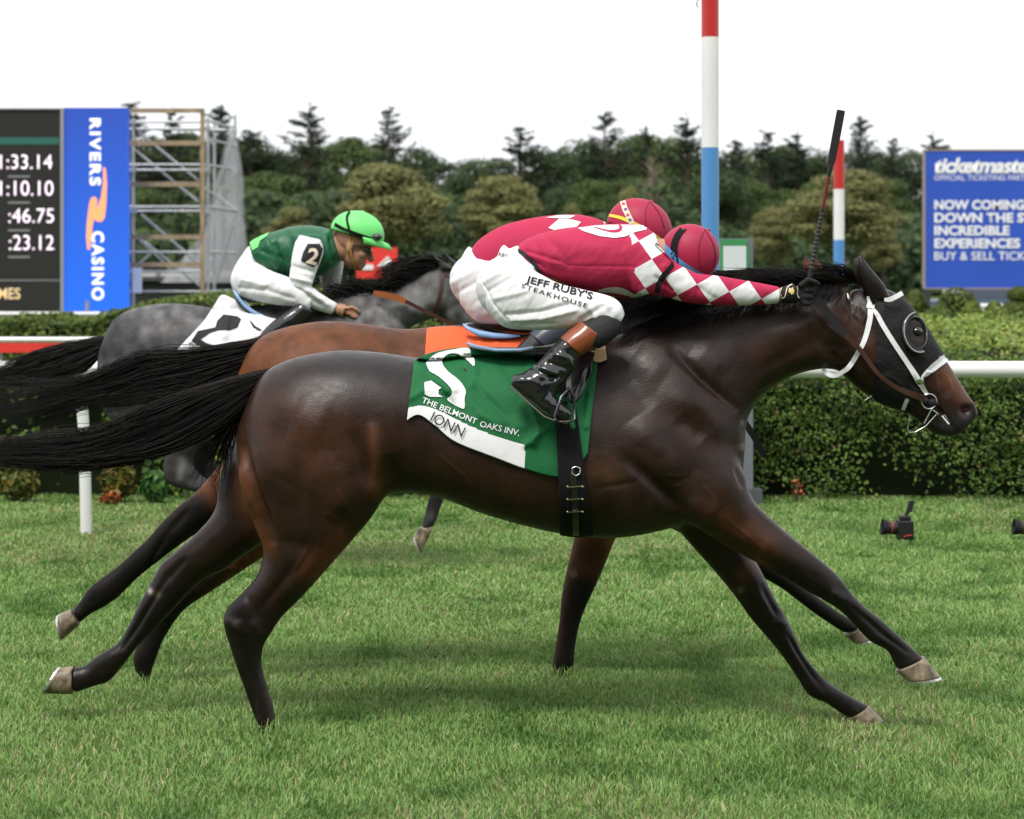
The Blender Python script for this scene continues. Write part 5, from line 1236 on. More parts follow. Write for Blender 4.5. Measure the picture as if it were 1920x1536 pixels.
ribbon('nose_band', zoomed([(1160,868),(1200,830),(1270,770),(1340,715),(1410,668),(1440,690)], 1500, 540, 5.12), [3,9,13,14,14,9], HB, DF, .006, M_NYLON, br)
ribbon('chin_strap', zoomed([(1030,1060),(1010,1110),(990,1165)], 1500, 540, 5.12), 7, HB, DF, .006, M_NYLON, br)
ribbon('strap_buckle', zoomed([(1120,900),(1180,890)], 1500, 540, 5.12), 9, HB, DF, .010, M_SILVER, br)
yb = stick(1742, 753, HB, DF, .012).y
mb = MB(); mb.tube([W(1742+14*math.cos(t), 753+14*math.sin(t), yb) for t in np.linspace(0, 2*math.pi, 25)], .0032, 8, False); link('bit_ring', mb.mesh('bit_ring', M_SILVER, True), br)
mb = MB(); c = W(1748, 755, yb); mb.ball(c, .016, .010, .014); mb.ball(W(1756, 757, yb), .009, .009, .008); mb.ball(W(1736, 752, yb), .012, .008, .012); link('bit_guard', mb.mesh('bit_guard', M_RUB, True), br)
mb = MB(); mb.tube([W(x, y, yb) for x, y in zoomed([(1060,1225),(1030,1350),(1050,1390),(1110,1385),(1210,1325),(1310,1215)], 1500, 540, 5.12)], .003, 7); mb.tube([W(x, y, yb) for x, y in zoomed([(1270,1150),(1230,1230),(1190,1300)], 1500, 540, 5.12)], .003, 7); mb.tube([W(x, y, yb) for x, y in zoomed([(1265,1170),(1300,1190),(1325,1215)], 1500, 540, 5.12)], .003, 7); link('lip_ring', mb.mesh('lip_ring', M_SILVER, True), br)
mb = MB(); mb.tube([W(x, y, DF-.03) for x, y in ((1622,751),(1643,737))], .0022, 6); mb.tube([W(x, y, DF-.03) for x, y in ((1647,736),(1649,748))], .006, 8); link('hood_clip', mb.mesh('hood_clip', M_SILVER, True), br)
for (x, y, r) in ((1785,800,.004),(1776,792,.005),(1770,784,.003)):
    pass
ribbon('rein_grip', [(1526,552),(1548,583),(1568,607),(1586,628)], 16, None, DF, 0, mat('rein_rubber', (.020,.020,.022), .8, .3, bump=(200,.6,.003)), br, .006, free=[DF-.135,DF-.128,DF-.122,DF-.118])
ribbon('rein', [(1586,628),(1617,661),(1646,700),(1682,727),(1715,741),(1736,748)], [11,9,8,9,12,13], None, DF, 0, M_BROWN, br, .004, free=[DF-.118,DF-.115,DF-.118,DF-.105,DF-.10,yb-.003])
# foam at the lips
fo = []
for q in ([(1766,780),(1773,789),(1779,796)],[(1771,777),(1777,787)]):
    ribbon('lip_foam', q, 3.0, BVH_F, DF, .004, mat('foam', (.7,.7,.68), .5), horse_f, .002, 2)

# ------------------------------------------------------------------ bay and grey horse tack
oc = thing('saddlecloth', W(870, 660, DB-.2), 'plain orange saddlecloth on the bright bay horse', 'saddlecloth')
BZ = W(0, 612, DB).z
oc_m = drape('cloth', [(800,618),(808,614),(850,612),(900,616),(960,622),(1010,628)], [(790,760),(810,770),(850,780),(900,790),(960,795),(1010,795)], BVH_B, DB, .016, M_ORANGE, 50, 40, [([(900,640),(905,680)],4,.006),([(930,640),(935,680)],4,.006),([(820,640),(860,660)],10,.004)])
link('cloth', oc_m, oc)
link('white_edge', drape('white_edge', [(790,752),(810,762),(850,772),(900,782)], [(789,762),(810,772),(850,782),(900,792)], bvh_of(oc_m), DB, .004, M_CWHITE, 20, 4, (), .002, 0), oc)
s2 = thing('racing_saddle', W(920, 640, DB), 'dark racing saddle with light blue cantle on the orange saddlecloth', 'saddle')
mb = MB(); mb.add(*loft(rows3([(868,606,870,612,.10,0),(900,606,900,632,.15,0),(950,618,950,640,.16,0),(1000,618,1000,644,.15,0),(1050,600,1050,640,.10,0)], DB), 4, 24)); link('seat', fused('seat', mb, .009, 4, M_LEATHER), s2)
M_LBLUE = mat('light_blue_trim', (.30,.48,.78), .3, .5)
gr = []
for k in range(2):
    gr.append([W(x, y + k*dy, DB-.17-.01*k) for x, y, dy in ((868,606,5),(880,613,9),(900,620,12),(925,624,11),(950,626,9),(975,628,4))])
link('cantle_trim', shell('cantle_trim', gr, .012, M_LBLUE), s2)
wc = thing('saddlecloth', W(430, 640, DG-.2), 'white saddlecloth with black numeral on the grey horse', 'saddlecloth')
wc_m = drape('cloth', [(398,585),(404,568),(417,553),(440,562),(470,580),(500,594),(530,600)], [(331,657),(338,700),(360,730),(400,745),(450,750),(490,750),(530,748)], BVH_G, DG, .018, M_CWHITE, 56, 48, [([(430,580),(420,630)],6,.012),([(460,600),(430,640),(440,680)],6,-.010),([(480,610),(470,650)],5,.010)])
link('cloth', wc_m, wc); BVH_WC = bvh_of(wc_m)
N2 = zoomed([(1180,1310),(1215,1275),(1290,1285),(1310,1300),(1290,1345),(1250,1360),(1190,1360),(1140,1375),(1090,1410),(1120,1430),(1205,1455),(1190,1470),(1110,1460),(1040,1420),(1075,1365),(1170,1345)], 0, 150, 2.898)
conform('numeral', N2, [tuple(range(len(N2)))], BVH_WC, DG, .004, M_INK, wc); text_on('lettering', 'THE', (352,654), (372,658), 12, BVH_WC, DG, .004, M_INK, wc)
ribbon('numeral', zoomed([(1360,1310),(1385,1345),(1420,1360)], 0, 150, 2.898), [2,5,2], BVH_WC, DG, .004, M_INK, wc)
s3 = thing('racing_saddle', W(470, 600, DG), 'light blue edged racing saddle on the grey horse', 'saddle')
mb = MB(); mb.add(*loft(rows3([(437,542,440,548,.09,0),(450,556,448,572,.13,0),(475,578,472,594,.15,0),(510,588,508,606,.14,0),(560,578,558,606,.10,0)], DG), 4, 22)); link('seat', fused('seat', mb, .011, 4, M_LEATHER), s3)
gr = [[W(x+dx*k, y+dy*k, DG-.15) for x, y, dx, dy in ((436,544,5,1),(444,560,7,0),(455,575,7,-3),(472,588,4,-6),(492,596,2,-5))] for k in (0, 1)]
link('cantle_trim', shell('cantle_trim', gr, .012, M_LBLUE), s3)
b3 = thing('bridle', W(850, 560, DG), 'dark brown bridle with tan rein on the grey horse', 'bridle')
ribbon('cheek_strap', [(830,512),(827,545),(817,580),(812,600)], 7, BVH_G, DG, .005, M_BROWN, b3)
ribbon('brow_band', [(832,512),(850,520),(880,514)], 6, BVH_G, DG, .005, M_BROWN, b3)
ribbon('nose_band', [(880,645),(905,620),(945,598)], 7, BVH_G, DG, .005, M_BROWN, b3)
ribbon('rein_grip', [(700,549),(720,553),(742,558),(760,565)], [8,12,12,12], None, DG, 0, mat('tan_leather', (.32,.10,.03), .45, .4), b3, .006, free=[DG-.16,DG-.16,DG-.15,DG-.15])
ribbon('rein', [(760,565),(800,585),(840,605),(880,630),(915,650)], 7, None, DG, 0, M_BROWN, b3, .004, free=[DG-.15,DG-.14,DG-.13,DG-.13,DG-.11])
b2 = thing('bridle', W(1600, 620, DB), 'pale bridle on the bay horse hidden behind the hooded head', 'bridle')
ribbon('brow_band', [(1545,545),(1575,555),(1606,540),(1612,550)], 12, BVH_B, DB, .006, mat('fleece', (.75,.66,.48), .9), b2)
ribbon('cheek_strap', [(1548,545),(1580,620),(1620,690)], 8, BVH_B, DB, .006, M_BROWN, b2)
# ------------------------------------------------------------------ jockeys
M_SKIN = mat('skin', (.42,.22,.14), .5, .4, sss=.1); M_CRIM = cloth_mat('silk_crimson', (.44,.026,.078), .75, (18,.2,.006), spec=.2)
M_BREECH = cloth_mat('breeches_white', (.80,.80,.82), .6, (22,.35,.008)); M_HELM = mat('helmet_crimson', (.37,.016,.060), .55, .35, bump=(240,.08,.001)); M_GLOVE = mat('glove_black', (.010,.010,.011), .7, .3, bump=(160,.5,.003))
M_CUFF = mat('boot_cuff_brown', (.24,.058,.018), .3, .5, coat=.4); M_BOOT = mat('boot_black', (.008,.008,.009), .16, .5, coat=.7, bump=(20,.35,.010)); M_BAND = mat('bandage_black', (.012,.012,.013), .7, bump=(45,.6,.006))
M_YEL = mat('band_yellow', (.78,.62,.05), .5); M_LB = mat('band_light_blue', (.12,.34,.72), .5); M_GOLDP = mat('gold_print', (.62,.46,.14), .4); M_CREAM = mat('cream_print', (.72,.62,.48), .5)

def silk_mat():
    """crimson silk with white diamonds on the sleeves: attribute (u, v, mask)"""
    m = cloth_mat('silk_diamonds', (.44,.026,.078), .72, (18,.15,.006), spec=.2); t = m.node_tree; b = t.nodes['Principled BSDF']
    a = t.nodes.new('ShaderNodeAttribute'); a.attribute_name = 'duv'; s = t.nodes.new('ShaderNodeSeparateXYZ'); t.links.new(a.outputs['Vector'], s.inputs[0]); parts = []
    def M(op, x, y=None):
        n = t.nodes.new('ShaderNodeMath'); n.operation = op
        for k, q in enumerate((x, y)):
            if q is None: continue
            if isinstance(q, (int, float)): n.inputs[k].default_value = q
            else: t.links.new(q, n.inputs[k])
        return n.outputs[0]
    fu = M('ABSOLUTE', M('SUBTRACT', M('FRACT', s.outputs[0]), .5)); fv = M('ABSOLUTE', M('SUBTRACT', M('FRACT', s.outputs[1]), .5))
    d = M('LESS_THAN', M('ADD', fu, fv), .5); d = M('MULTIPLY', d, M('GREATER_THAN', s.outputs[2], .5))
    mx = t.nodes.new('ShaderNodeMix'); mx.data_type = 'RGBA'; mx.inputs['A'].default_value = (.44,.026,.078,1); mx.inputs['B'].default_value = (.78,.78,.80,1)
    t.links.new(d, mx.inputs['Factor']); t.links.new(mx.outputs['Result'], b.inputs['Base Color']); return m
M_SILK = silk_mat()
def set_duv(me, D, axis0, axis1, a, b, xmin, u0=0., v0=0.):
    co = co_of(me); P = np.stack([co[:, 0]*FPX/co[:, 1]+HX, HY-(co[:, 2]-CAMH)*FPX/co[:, 1]], 1); p0 = np.array(axis0, float); d = np.array(axis1, float)-p0; d /= np.linalg.norm(d); n = np.array([-d[1], d[0]])
    u = ((P-p0)@d)/a + u0; v = ((P-p0)@n)/b + v0; mask = (P[:, 0] > xmin + 6*np.cos((P[:, 1]-500)/30)).astype(float)
    at = me.attributes.new('duv', 'FLOAT_VECTOR', 'POINT'); at.data.foreach_set('vector', np.stack([u, v, mask], 1).astype(np.float32).ravel())

def creases(me, D, items):
    co = co_of(me); no = no_of(me); P = np.stack([co[:, 0]*FPX/co[:, 1]+HX, HY-(co[:, 2]-CAMH)*FPX/co[:, 1]], 1); d = np.zeros(len(co))
    for poly, sg, amp in items: d += 1.5*amp*np.exp(-(seg_dist(P, poly)/sg)**2)
    k = D/DF; d += .0010*k*(value_noise((P[:, 0]+P[:, 1]*.6)/6, (P[:, 1]*1.0-P[:, 0]*.35)/20, 51)-.5)*2 + .0016*k*(value_noise((P[:, 0]*.5+P[:, 1])/11, (P[:, 0]-P[:, 1]*.4)/38, 52)-.5)*2
    co += no*(d*np.clip(-no[:, 1]+.3, 0, 1))[:, None]; set_co(me, co)

def fist(D, pts):
    pass
def glove_hand(name, m, D, yo, wrist, palm, kn_top, kn_bot, out, root, r=.0105):
    """closed hand: palm and five separate fingers bent round a rod; pixel points"""
    mb = MB(); w_, p_ = W(*wrist, D+yo), W(*palm, D+yo); mb.tube([w_, w_.lerp(p_, .5), p_], [.028,.034,.036], 12)
    k0 = W(*kn_top, D+yo); k1 = W(*kn_bot, D+yo); mb.tube([k0.lerp(p_, .45), k1.lerp(p_, .45)], .024, 10)
    fw = (k0.lerp(k1, .5) - p_).normalized()
    for i in range(4):
        b = k0.lerp(k1, i/3.0); L = (.034, .038, .036, .030)[i]; y = Vector((0, -1, 0))
        q = [b.lerp(p_, .6) + y*.010, b + y*.016, b + fw*L*.55 + y*.010, b + fw*L*.62 - y*.012, b + fw*L*.25 - y*.022]
        mb.tube(q, [r, r*1.05, r*.98, r*.9, r*.7], 8)
    th = [p_.lerp(k0, .3) + Vector((0,-.02,.012)), k0 + Vector((.004,-.026,.012)), k0 + fw*.028 + Vector((0,-.022,.004)), k0 + fw*.046 + Vector((0,-.012,-.006))]
    mb.tube(th, [r*1.15, r*1.15, r, r*.75], 8)
    return link(name, fused(name, mb, .0042, 3, m), root)

def head_mesh(mb, c, s, fwd, up, yaw=0):
    """human head around centre c: skull, jaw, nose, ears; fwd = direction of the face in the x-z plane"""
    f = Vector((fwd[0], 0, fwd[1])).normalized(); u = Vector((up[0], 0, up[1])).normalized(); R3 = Matrix((f, Vector((0, 1, 0)), u)).transposed()
    def at(a, b, h): return c + f*a*s + Vector((0, b*s, 0)) + u*h*s
    mb.ball(at(-.008, 0, .03), .098*s, .076*s, .088*s, 18, 12, R3); mb.ball(at(.030, 0, -.045), .062*s, .058*s, .068*s, 16, 10, R3); mb.ball(at(.068, 0, -.088), .024*s, .028*s, .022*s, 12, 8, R3)
    mb.tube([at(.085,0,.012), at(.100,0,-.012), at(.116,0,-.034), at(.104,0,-.044)], [.010*s,.011*s,.015*s,.012*s], 10)
    mb.ball(at(.086,0,-.062), .014*s, .024*s, .007*s, 12, 6, R3); mb.ball(at(.084,0,-.076), .014*s, .022*s, .008*s, 12, 6, R3); mb.ball(at(.075,0,.022), .016*s, .055*s, .010*s, 12, 6, R3)
    for sd_ in (-1, 1):
        mb.ball(at(-.005, sd_*.074, -.018), .018*s, .010*s, .030*s, 10, 8, R3); mb.ball(at(.062, sd_*.040, -.028), .022*s, .020*s, .020*s, 10, 8, R3)
    return at

# --- front jockey -------------------------------------------------------------------------------
jk = thing('person', W(1000, 560, DF), 'jockey in crimson silks and white breeches crouched on the dark brown horse, black glove forward', 'person', 'jockeys')
ARM_F = [(1170,448,1185,545,.045,-.135),(1205,446,1205,552,.058,-.165),(1235,462,1228,552,.060,-.175),(1262,488,1252,558,.056,-.178),(1300,510,1290,568,.052,-.172),(1345,517,1340,573,.048,-.160),(1400,526,1396,573,.043,-.145),(1438,533,1434,571,.037,-.135),(1462,538,1459,569,.034,-.132)]
ARM_FF = [(a, b, c, d, w, -yo) for a, b, c, d, w, yo in ARM_F]
TORSO_F = [(966,468,1012,522,.125,0),(984,450,1045,530,.145,0),(1030,433,1095,543,.165,0),(1090,424,1150,556,.178,0),(1150,420,1198,557,.182,0),(1200,422,1226,542,.160,0),(1228,438,1242,512,.10,0)]
mb = MB(); mb.add(*loft(rows3(TORSO_F, DF), 5, 36)); mb.add(*loft(rows3(ARM_F, DF), 5, 24)); mb.add(*loft(rows3(ARM_FF, DF), 5, 24))
jersey = fused('jersey', mb, .0055, 6, M_SILK)
creases(jersey, DF, [([(1010,440),(1030,500)],6,.005),([(985,470),(1050,490)],3,-.004),([(990,478),(1060,500)],3,.004),([(1000,490),(1060,512)],3,-.004),([(1008,500),(1060,525)],3,.004),([(1020,512),(1060,535)],3,-.003),([(1015,440),(1050,470),(1060,500)],8,-.004),([(1200,440),(1215,470)],4,-.004),([(1190,500),(1040,498)],2,-.0025),([(1230,520),(1260,545)],4,-.004),([(1245,500),(1240,540)],4,.004),([(1310,540),(1340,560)],5,-.003),([(1060,450),(1120,470)],14,.003)])
set_duv(jersey, DF, (1262,512), (1460,556), 62.0, 56.0, 1184, .22, .30)
link('jersey', jersey, jk); BVH_J = bvh_of(jersey)
SCAP = zoomed([(1085,152),(1250,128),(1400,120),(1600,120),(1700,120),(1785,130),(1750,170),(1660,190),(1560,235),(1450,250),(1300,230),(1150,185)], 880, 400, 5.333)
conform('white_print', SCAP, [tuple(range(len(SCAP)))], BVH_J, DF, .003, mat('print_white', (.78,.78,.80), .6), jk, 8)
ribbon('crescent_print', zoomed([(1250,142),(1340,170),(1420,185),(1490,178),(1520,150),(1495,125)], 880, 400, 5.333), [1,2.5,4,6,7,3], BVH_J, DF, .005, M_CRIM, jk, .001)
ribbon('white_arc_print', zoomed([(1290,775),(1400,765),(1500,770),(1580,795),(1640,815)], 880, 400, 5.333), [4,10,12,10,4], BVH_J, DF, .003, MATS['print_white'], jk, .001)
ribbon('arm_strap', [(1228,458),(1250,478),(1262,492),(1250,510),(1236,530),(1232,548)], [4,5,7,9,10,9], BVH_J, DF, .006, M_ELASTIC, jk, .003)
# breeches
mb = MB(); c = W(958, 540, DF); mb.ball(c, .128, .172, .118, 24, 16, Matrix.Rotation(R(12), 3, 'Y'))
mb.add(*loft(rows3([(930,482,935,600,.10,0),(965,462,1012,560,.13,0),(978,462,1020,526,.128,0)], DF), 5, 30))
TH_F = [(912,500,912,580,.05,-.10),(945,492,942,612,.085,-.125),(990,502,985,619,.085,-.15),(1045,530,1040,618,.078,-.19),(1095,543,1085,612,.068,-.222),(1140,554,1122,606,.058,-.242),(1163,568,1140,610,.052,-.25),(1172,590,1158,612,.038,-.25)]
mb.add(*loft(rows3(TH_F, DF), 5, 26)); mb.add(*loft(rows3([(a, b, c_, d, w, -yo) for a, b, c_, d, w, yo in TH_F], DF), 5, 26))
mb.add(*loft(rows3([(945,458,949,462,.006,-.02),(938,466,958,470,.03,-.03),(932,482,975,482,.06,-.04),(925,510,975,500,.10,-.05)], DF), 4, 16))
breech = fused('breeches', mb, .0058, 6, M_BREECH)
creases(breech, DF, [([(905,530),(960,500),(1000,500)],5,.004),([(915,545),(970,515),(1010,515)],4,-.004),([(930,560),(990,545)],5,.004),([(950,590),(1010,585),(1070,570)],4,-.005),([(960,600),(1020,597),(1080,582)],4,.005),([(980,610),(1040,607)],3,-.004),([(900,520),(925,570),(950,600)],2,-.004),([(1090,600),(1130,575)],5,-.005),([(1100,570),(1120,600)],4,.004),([(1125,556),(1140,590)],6,-.003),([(1010,520),(990,560)],8,.003)])
link('breeches', breech, jk); BVH_BR = bvh_of(breech)
text_on('lettering', "JEFF RUBY'S", (984,533), (1109,566), 17, BVH_BR, DF, .0035, M_INK, jk, .024)
text_on('lettering', 'STEAKHOUSE', (977,540), (1100,578), 8.5, BVH_BR, DF, .0035, M_INK, jk, .004, 1.25)
text_on('lettering', "RUBY'S", (935,480), (951,485), 7.5, BVH_BR, DF, .0035, M_INK, jk, .01)
ribbon('waist_band', [(968,468),(985,478),(1002,495),(1016,518)], 7, BVH_J, DF, .006, M_BAND, jk, .003)
# leg, boot
def boot(root, D, sgn, dx=0, dy=0, cuff=None):
    """top boot with brown cuff; the leg is folded back under the knee"""
    q = lambda rows: rows3([(a+dx, b+dy, c+dx, d+dy, w, sgn*yo) for a, b, c, d, w, yo in rows], D)
    mb = MB(); mb.add(*loft(q([(1120,585,1168,600,.05,-.25),(1098,600,1164,622,.056,-.262),(1078,612,1140,645,.056,-.275),(1068,622,1120,655,.05,-.28)]), 4, 22)); link('leg_bandage', fused('leg_bandage', mb, .006, 4, M_BAND), root)
    mb = MB(); mb.add(*loft(q([(1088,602,1131,634,.058,-.272),(1078,612,1120,646,.060,-.278),(1064,622,1106,656,.060,-.284),(1051,634,1090,667,.058,-.29)]), 4, 24)); link('boot_cuff', mesh_np('boot_cuff', *loft(q([(1088,601,1131,635,.060,-.272),(1078,611,1120,647,.062,-.278),(1064,621,1106,657,.062,-.284),(1051,633,1090,667,.060,-.29)]), 4, 28), cuff or M_CUFF, True), root)
    mb = MB(); mb.add(*loft(q([(1070,620,1105,652,.050,-.284),(1050,636,1090,668,.054,-.29),(1030,656,1078,692,.053,-.297),(1008,680,1060,718,.050,-.305),(985,696,1046,738,.048,-.312),(968,704,1030,742,.042,-.318)]), 5, 26))
    mb.add(*loft(q([(962,704,957,722,.022,-.32),(985,700,972,738,.034,-.322),(1015,712,996,757,.037,-.326),(1036,738,1020,777,.039,-.33),(1058,757,1045,788,.039,-.334),(1074,772,1066,790,.026,-.336)]), 5, 22))
    me = fused('boot', mb, .0055, 4, M_BOOT)
    if dx == 0: creases(me, D, [([(1040,665),(1065,672),(1075,690)],5,.006),([(1030,680),(1060,690)],4,-.006),([(1015,690),(1045,702)],4,.006),([(1000,690),(1040,712)],3,-.005),([(1030,712),(1052,705)],5,-.006),([(990,712),(1030,735)],8,.003)])
    bt = link('boot', me, root)
    mb = MB(); mb.tube([W(x+dx, y+dy, D+sgn*yo) for x, y, yo in ((957,724,-.345),(985,750,-.352),(1020,781,-.360),(1045,791,-.362),(1068,790,-.355))], .0032, 6); link('sole_welt', mb.mesh('sole_welt', mat('welt', (.16,.14,.11), .6), True), bt)
boot(jk, DF, 1); boot(jk, DF, -1)
st = thing('stirrup', W(1072, 760, DF-.33), 'steel stirrup and leather holding the black boot', 'stirrup')
mb = MB(); mb.tube([W(x, y, DF-.335+yo) for x, y, yo in ((1040,782,-.04),(1052,745,-.035),(1066,728,0),(1076,745,.03),(1078,786,.035),(1058,795,0),(1040,786,-.04))], .0055, 8); link('iron', mb.mesh('iron', mat('stirrup_dark', (.10,.10,.11), .25, .5, metal=.8), True), st)
ribbon('stirrup_leather', [(1062,668),(1066,695),(1066,728)], 9, None, DF, 0, M_LEATHER, st, .004, free=[DF-.285,DF-.305,DF-.333])
# head, helmet, glove
mb = MB(); hc = W(1287, 483, DF-.0); at = head_mesh(mb, hc, .98, (.80,-.60), (.60,.80)); mb.tube([W(1215,478,DF), W(1250,478,DF), hc], [.062,.058,.056], 14)
mb.tube([W(1448,552,DF-.133), W(1468,553,DF-.13)], .025, 12); mb.tube([W(1230,480,DF), W(1060,490,DF), W(960,535,DF)], [.07,.09,.10], 12)
for sgn in (1, -1):
    mb.tube([W(1215,490,DF-.1*sgn), W(1335,545,DF-.16*sgn), W(1455,552,DF-.133*sgn)], [.04,.032,.022], 10)
    mb.tube([W(960,545,DF-.08*sgn), W(1140,582,DF-.235*sgn), W(1010,700,DF-.30*sgn)], [.06,.045,.03], 10)
link('body', fused('body', mb, .006, 4, M_SKIN), jk)
def helmet(root, D, c, rx, ry, rz, rot, m, cut=-.35):
    """domed cap with a turned rim; rot tips it in the x-z plane"""
    v = []; f = []; nu, nv = 40, 16; R3 = Matrix.Rotation(rot, 3, 'Y')
    for j in range(nv+1):
        ph = (math.pi*.5 + math.asin(-cut))*j/nv
        for i in range(nu):
            th = 2*math.pi*i/nu; p = Vector((rx*math.sin(ph)*math.cos(th), ry*math.sin(ph)*math.sin(th), rz*math.cos(ph))); v.append(c + R3 @ p)
    for j in range(nv):
        for i in range(nu): f.append((j*nu+i, (j+1)*nu+i, (j+1)*nu+(i+1) % nu, j*nu+(i+1) % nu))
    f.append(tuple(nv*nu+i for i in range(nu-1, -1, -1)))
    me = mesh_np('helmet', v, f, m, True); o = link('helmet', me, root)
    mb = MB(); mb.ball(c + R3 @ Vector((0, 0, rz)), .010, .010, .005, 10, 6); link('button', mb.mesh('button', m, True), o)
    return o, bvh_of(me)
def seams(bvh, D, lines, m, parent):
    for q in lines: ribbon('cap_seam', q, 1.4, bvh, D, .0025, m, parent, .0012, 2, 4)
M_SEAM = mat('seam_dark', (.16,.008,.02), .7)
ho, BVH_HM = helmet(jk, DF, W(1293, 476, DF), .108, .098, .108, R(38), M_HELM, -.8)
ribbon('goggle_strap', [(1279,430),(1268,444),(1262,464),(1264,488)], 9, BVH_HM, DF, .003, M_ELASTIC, jk, .002)
ribbon('goggle_strap', [(1286,430),(1275,444),(1269,464),(1271,492)], 3, BVH_HM, DF, .005, M_ELASTIC, jk, .002)
ribbon('rim_band', [(1243,458),(1256,474),(1275,493),(1298,508),(1318,516)], [8,11,12,11,6], BVH_HM, DF, .003, M_LB, jk, .002)
seams(BVH_HM, DF, [[(1322,430),(1312,455),(1310,485),(1318,510)],[(1322,430),(1336,455),(1342,480),(1338,502)]], M_SEAM, jk)
gh = glove_hand('glove', M_GLOVE, DF, -.135, (1464,554), (1492,550), (1512,531), (1508,570), 0, jk)
BVH_GL = bvh_of(gh.data)
ribbon('glove_piping', zoomed([(530,640),(505,690),(505,750),(540,795),(578,755),(610,640),(660,600),(700,588),(760,630),(755,740),(785,790)], 1400, 460, 8), 1.6, BVH_GL, DF, .003, M_CREAM, jk, .001, 2, 3)
EMB = zoomed([(625,700),(640,640),(670,655),(690,630),(715,690),(700,730),(670,740),(650,715)], 1400, 460, 8); conform('glove_emblem', EMB, [tuple(range(len(EMB)))], BVH_GL, DF, .003, M_GOLDP, jk, 5)
g2 = glove_hand('glove', M_GLOVE, DF, .135, (1464,550), (1492,546), (1512,527), (1508,566), 0, jk)
# whip
wh = thing('riding_whip', W(1515, 545, DF-.145), 'upright black riding whip with red banding in the gloved hand', 'whip')
def wpt(t): return W(1508 + t*(1577-1508), 575 + t*(207-575), DF-.148)
mb = MB(); mb.tube([wpt(0), wpt(.18), wpt(.50)], [.0085,.0085,.0070], 10); link('handle', mb.mesh('handle', mat('whip_black', (.014,.014,.015), .6, bump=(120,.4,.003)), True), wh)
mb = MB(); mb.tube([wpt(.50), wpt(.66)], [.0062,.0058], 10); link('shaft', mb.mesh('shaft', mat('whip_red', (.35,.015,.02), .55), True), wh)
for k in range(13):
    t = .505 + k*.0118; mb = MB(); mb.tube([wpt(t), wpt(t+.005)], .0068, 10); link('binding', mb.mesh('binding', MATS['whip_black'], True), wh)
for k in range(14):
    t = .20 + k*.021; mb = MB(); mb.tube([wpt(t), wpt(t+.0022)], .0086, 10); link('thread', mb.mesh('thread', mat('whip_thread', (.25,.24,.22), .6), True), wh)
mb = MB(); mb.tube([wpt(.66), wpt(.72)], [.0070,.0085], 10); link('collar', mb.mesh('collar', MATS['whip_black'], True), wh)
mb = MB(); a = wpt(.72); b = wpt(1.0); d = (b-a).normalized(); sdv = Vector((d.z, 0, -d.x))
v = []
for t, w in ((0,.010),(.08,.0135),(.5,.0145),(.93,.0145),(1.0,.0135)):
    c = a.lerp(b, t); v += [c - sdv*w + Vector((0,-.006,0)), c + sdv*w + Vector((0,-.006,0)), c + sdv*w + Vector((0,.006,0)), c - sdv*w + Vector((0,.006,0))]
f = [(4*i+k, 4*i+(k+1) % 4, 4*i+4+(k+1) % 4, 4*i+4+k) for i in range(4) for k in range(4)] + [(3,2,1,0), (16,17,18,19)]
link('popper', mesh_np('popper', v, f, MATS['whip_black'], False), wh)

# --- second jockey (bay horse) -------------------------------------------------------------------
jb = thing('person', W(960, 540, DB), 'jockey in crimson silks with yellow banded helmet on the bay horse behind', 'person', 'jockeys')
TORSO_B = [(882,470,922,520,.125,0),(900,448,955,532,.145,0),(945,422,1015,545,.165,0),(1015,406,1078,552,.178,0),(1080,402,1125,545,.18,0),(1125,412,1150,525,.15,0),(1150,428,1165,500,.09,0)]
ARM_B = [(1090,430,1110,530,.045,-.135),(1125,432,1130,540,.058,-.165),(1165,455,1160,545,.056,-.175),(1230,490,1222,552,.05,-.16),(1300,515,1295,560,.043,-.14),(1360,528,1356,560,.034,-.13)]
mb = MB(); mb.add(*loft(rows3(TORSO_B, DB), 5, 36)); mb.add(*loft(rows3(ARM_B, DB), 5, 22)); mb.add(*loft(rows3([(a, b, c, d, w, -yo) for a, b, c, d, w, yo in ARM_B], DB), 5, 22))
jer2 = fused('jersey', mb, .007, 6, M_SILK); set_duv(jer2, DB, (1160,500), (1360,545), 62., 56., 1118, .2, .3); link('jersey', jer2, jb); BVH_J2 = bvh_of(jer2)
for poly in ([(790,150),(900,60),(1040,70),(1115,92),(1065,148),(880,180)], [(765,48),(880,26),(1000,24),(1060,28),(1000,58),(930,56)]):
    q = zoomed(poly, 880, 400, 5.333); conform('diamond_print', q, [tuple(range(len(q)))], BVH_J2, DB, .004, MATS['print_white'], jb, 8)
mb = MB(); c = W(905, 528, DB); mb.ball(c, .135, .172, .118, 24, 16, Matrix.Rotation(R(12), 3, 'Y'))
mb.add(*loft(rows3([(875,475,890,585,.10,0),(890,466,930,550,.13,0),(895,470,930,522,.128,0)], DB), 5, 28)); mb.add(*loft(rows3([(879,460,882,464,.006,-.02),(872,470,893,474,.03,-.03),(862,490,900,490,.06,-.04)], DB), 4, 14))
TH_B = [(a-50, b-6, c_-50, d-10, w, yo) for a, b, c_, d, w, yo in TH_F]
mb.add(*loft(rows3(TH_B, DB), 5, 22)); mb.add(*loft(rows3([(a, b, c_, d, w, -yo) for a, b, c_, d, w, yo in TH_B], DB), 5, 22))
br2 = fused('breeches', mb, .0075, 6, M_BREECH); creases(br2, DB, [([(850,530),(900,500)],6,.005),([(855,550),(910,520)],5,-.005),([(865,500),(910,490)],4,-.004)]); link('breeches', br2, jb)
boot(jb, DB, 1, -58, -8, mat('cuff_slate', (.045,.055,.075), .35, .5)); boot(jb, DB, -1, -58, -8, MATS['cuff_slate'])
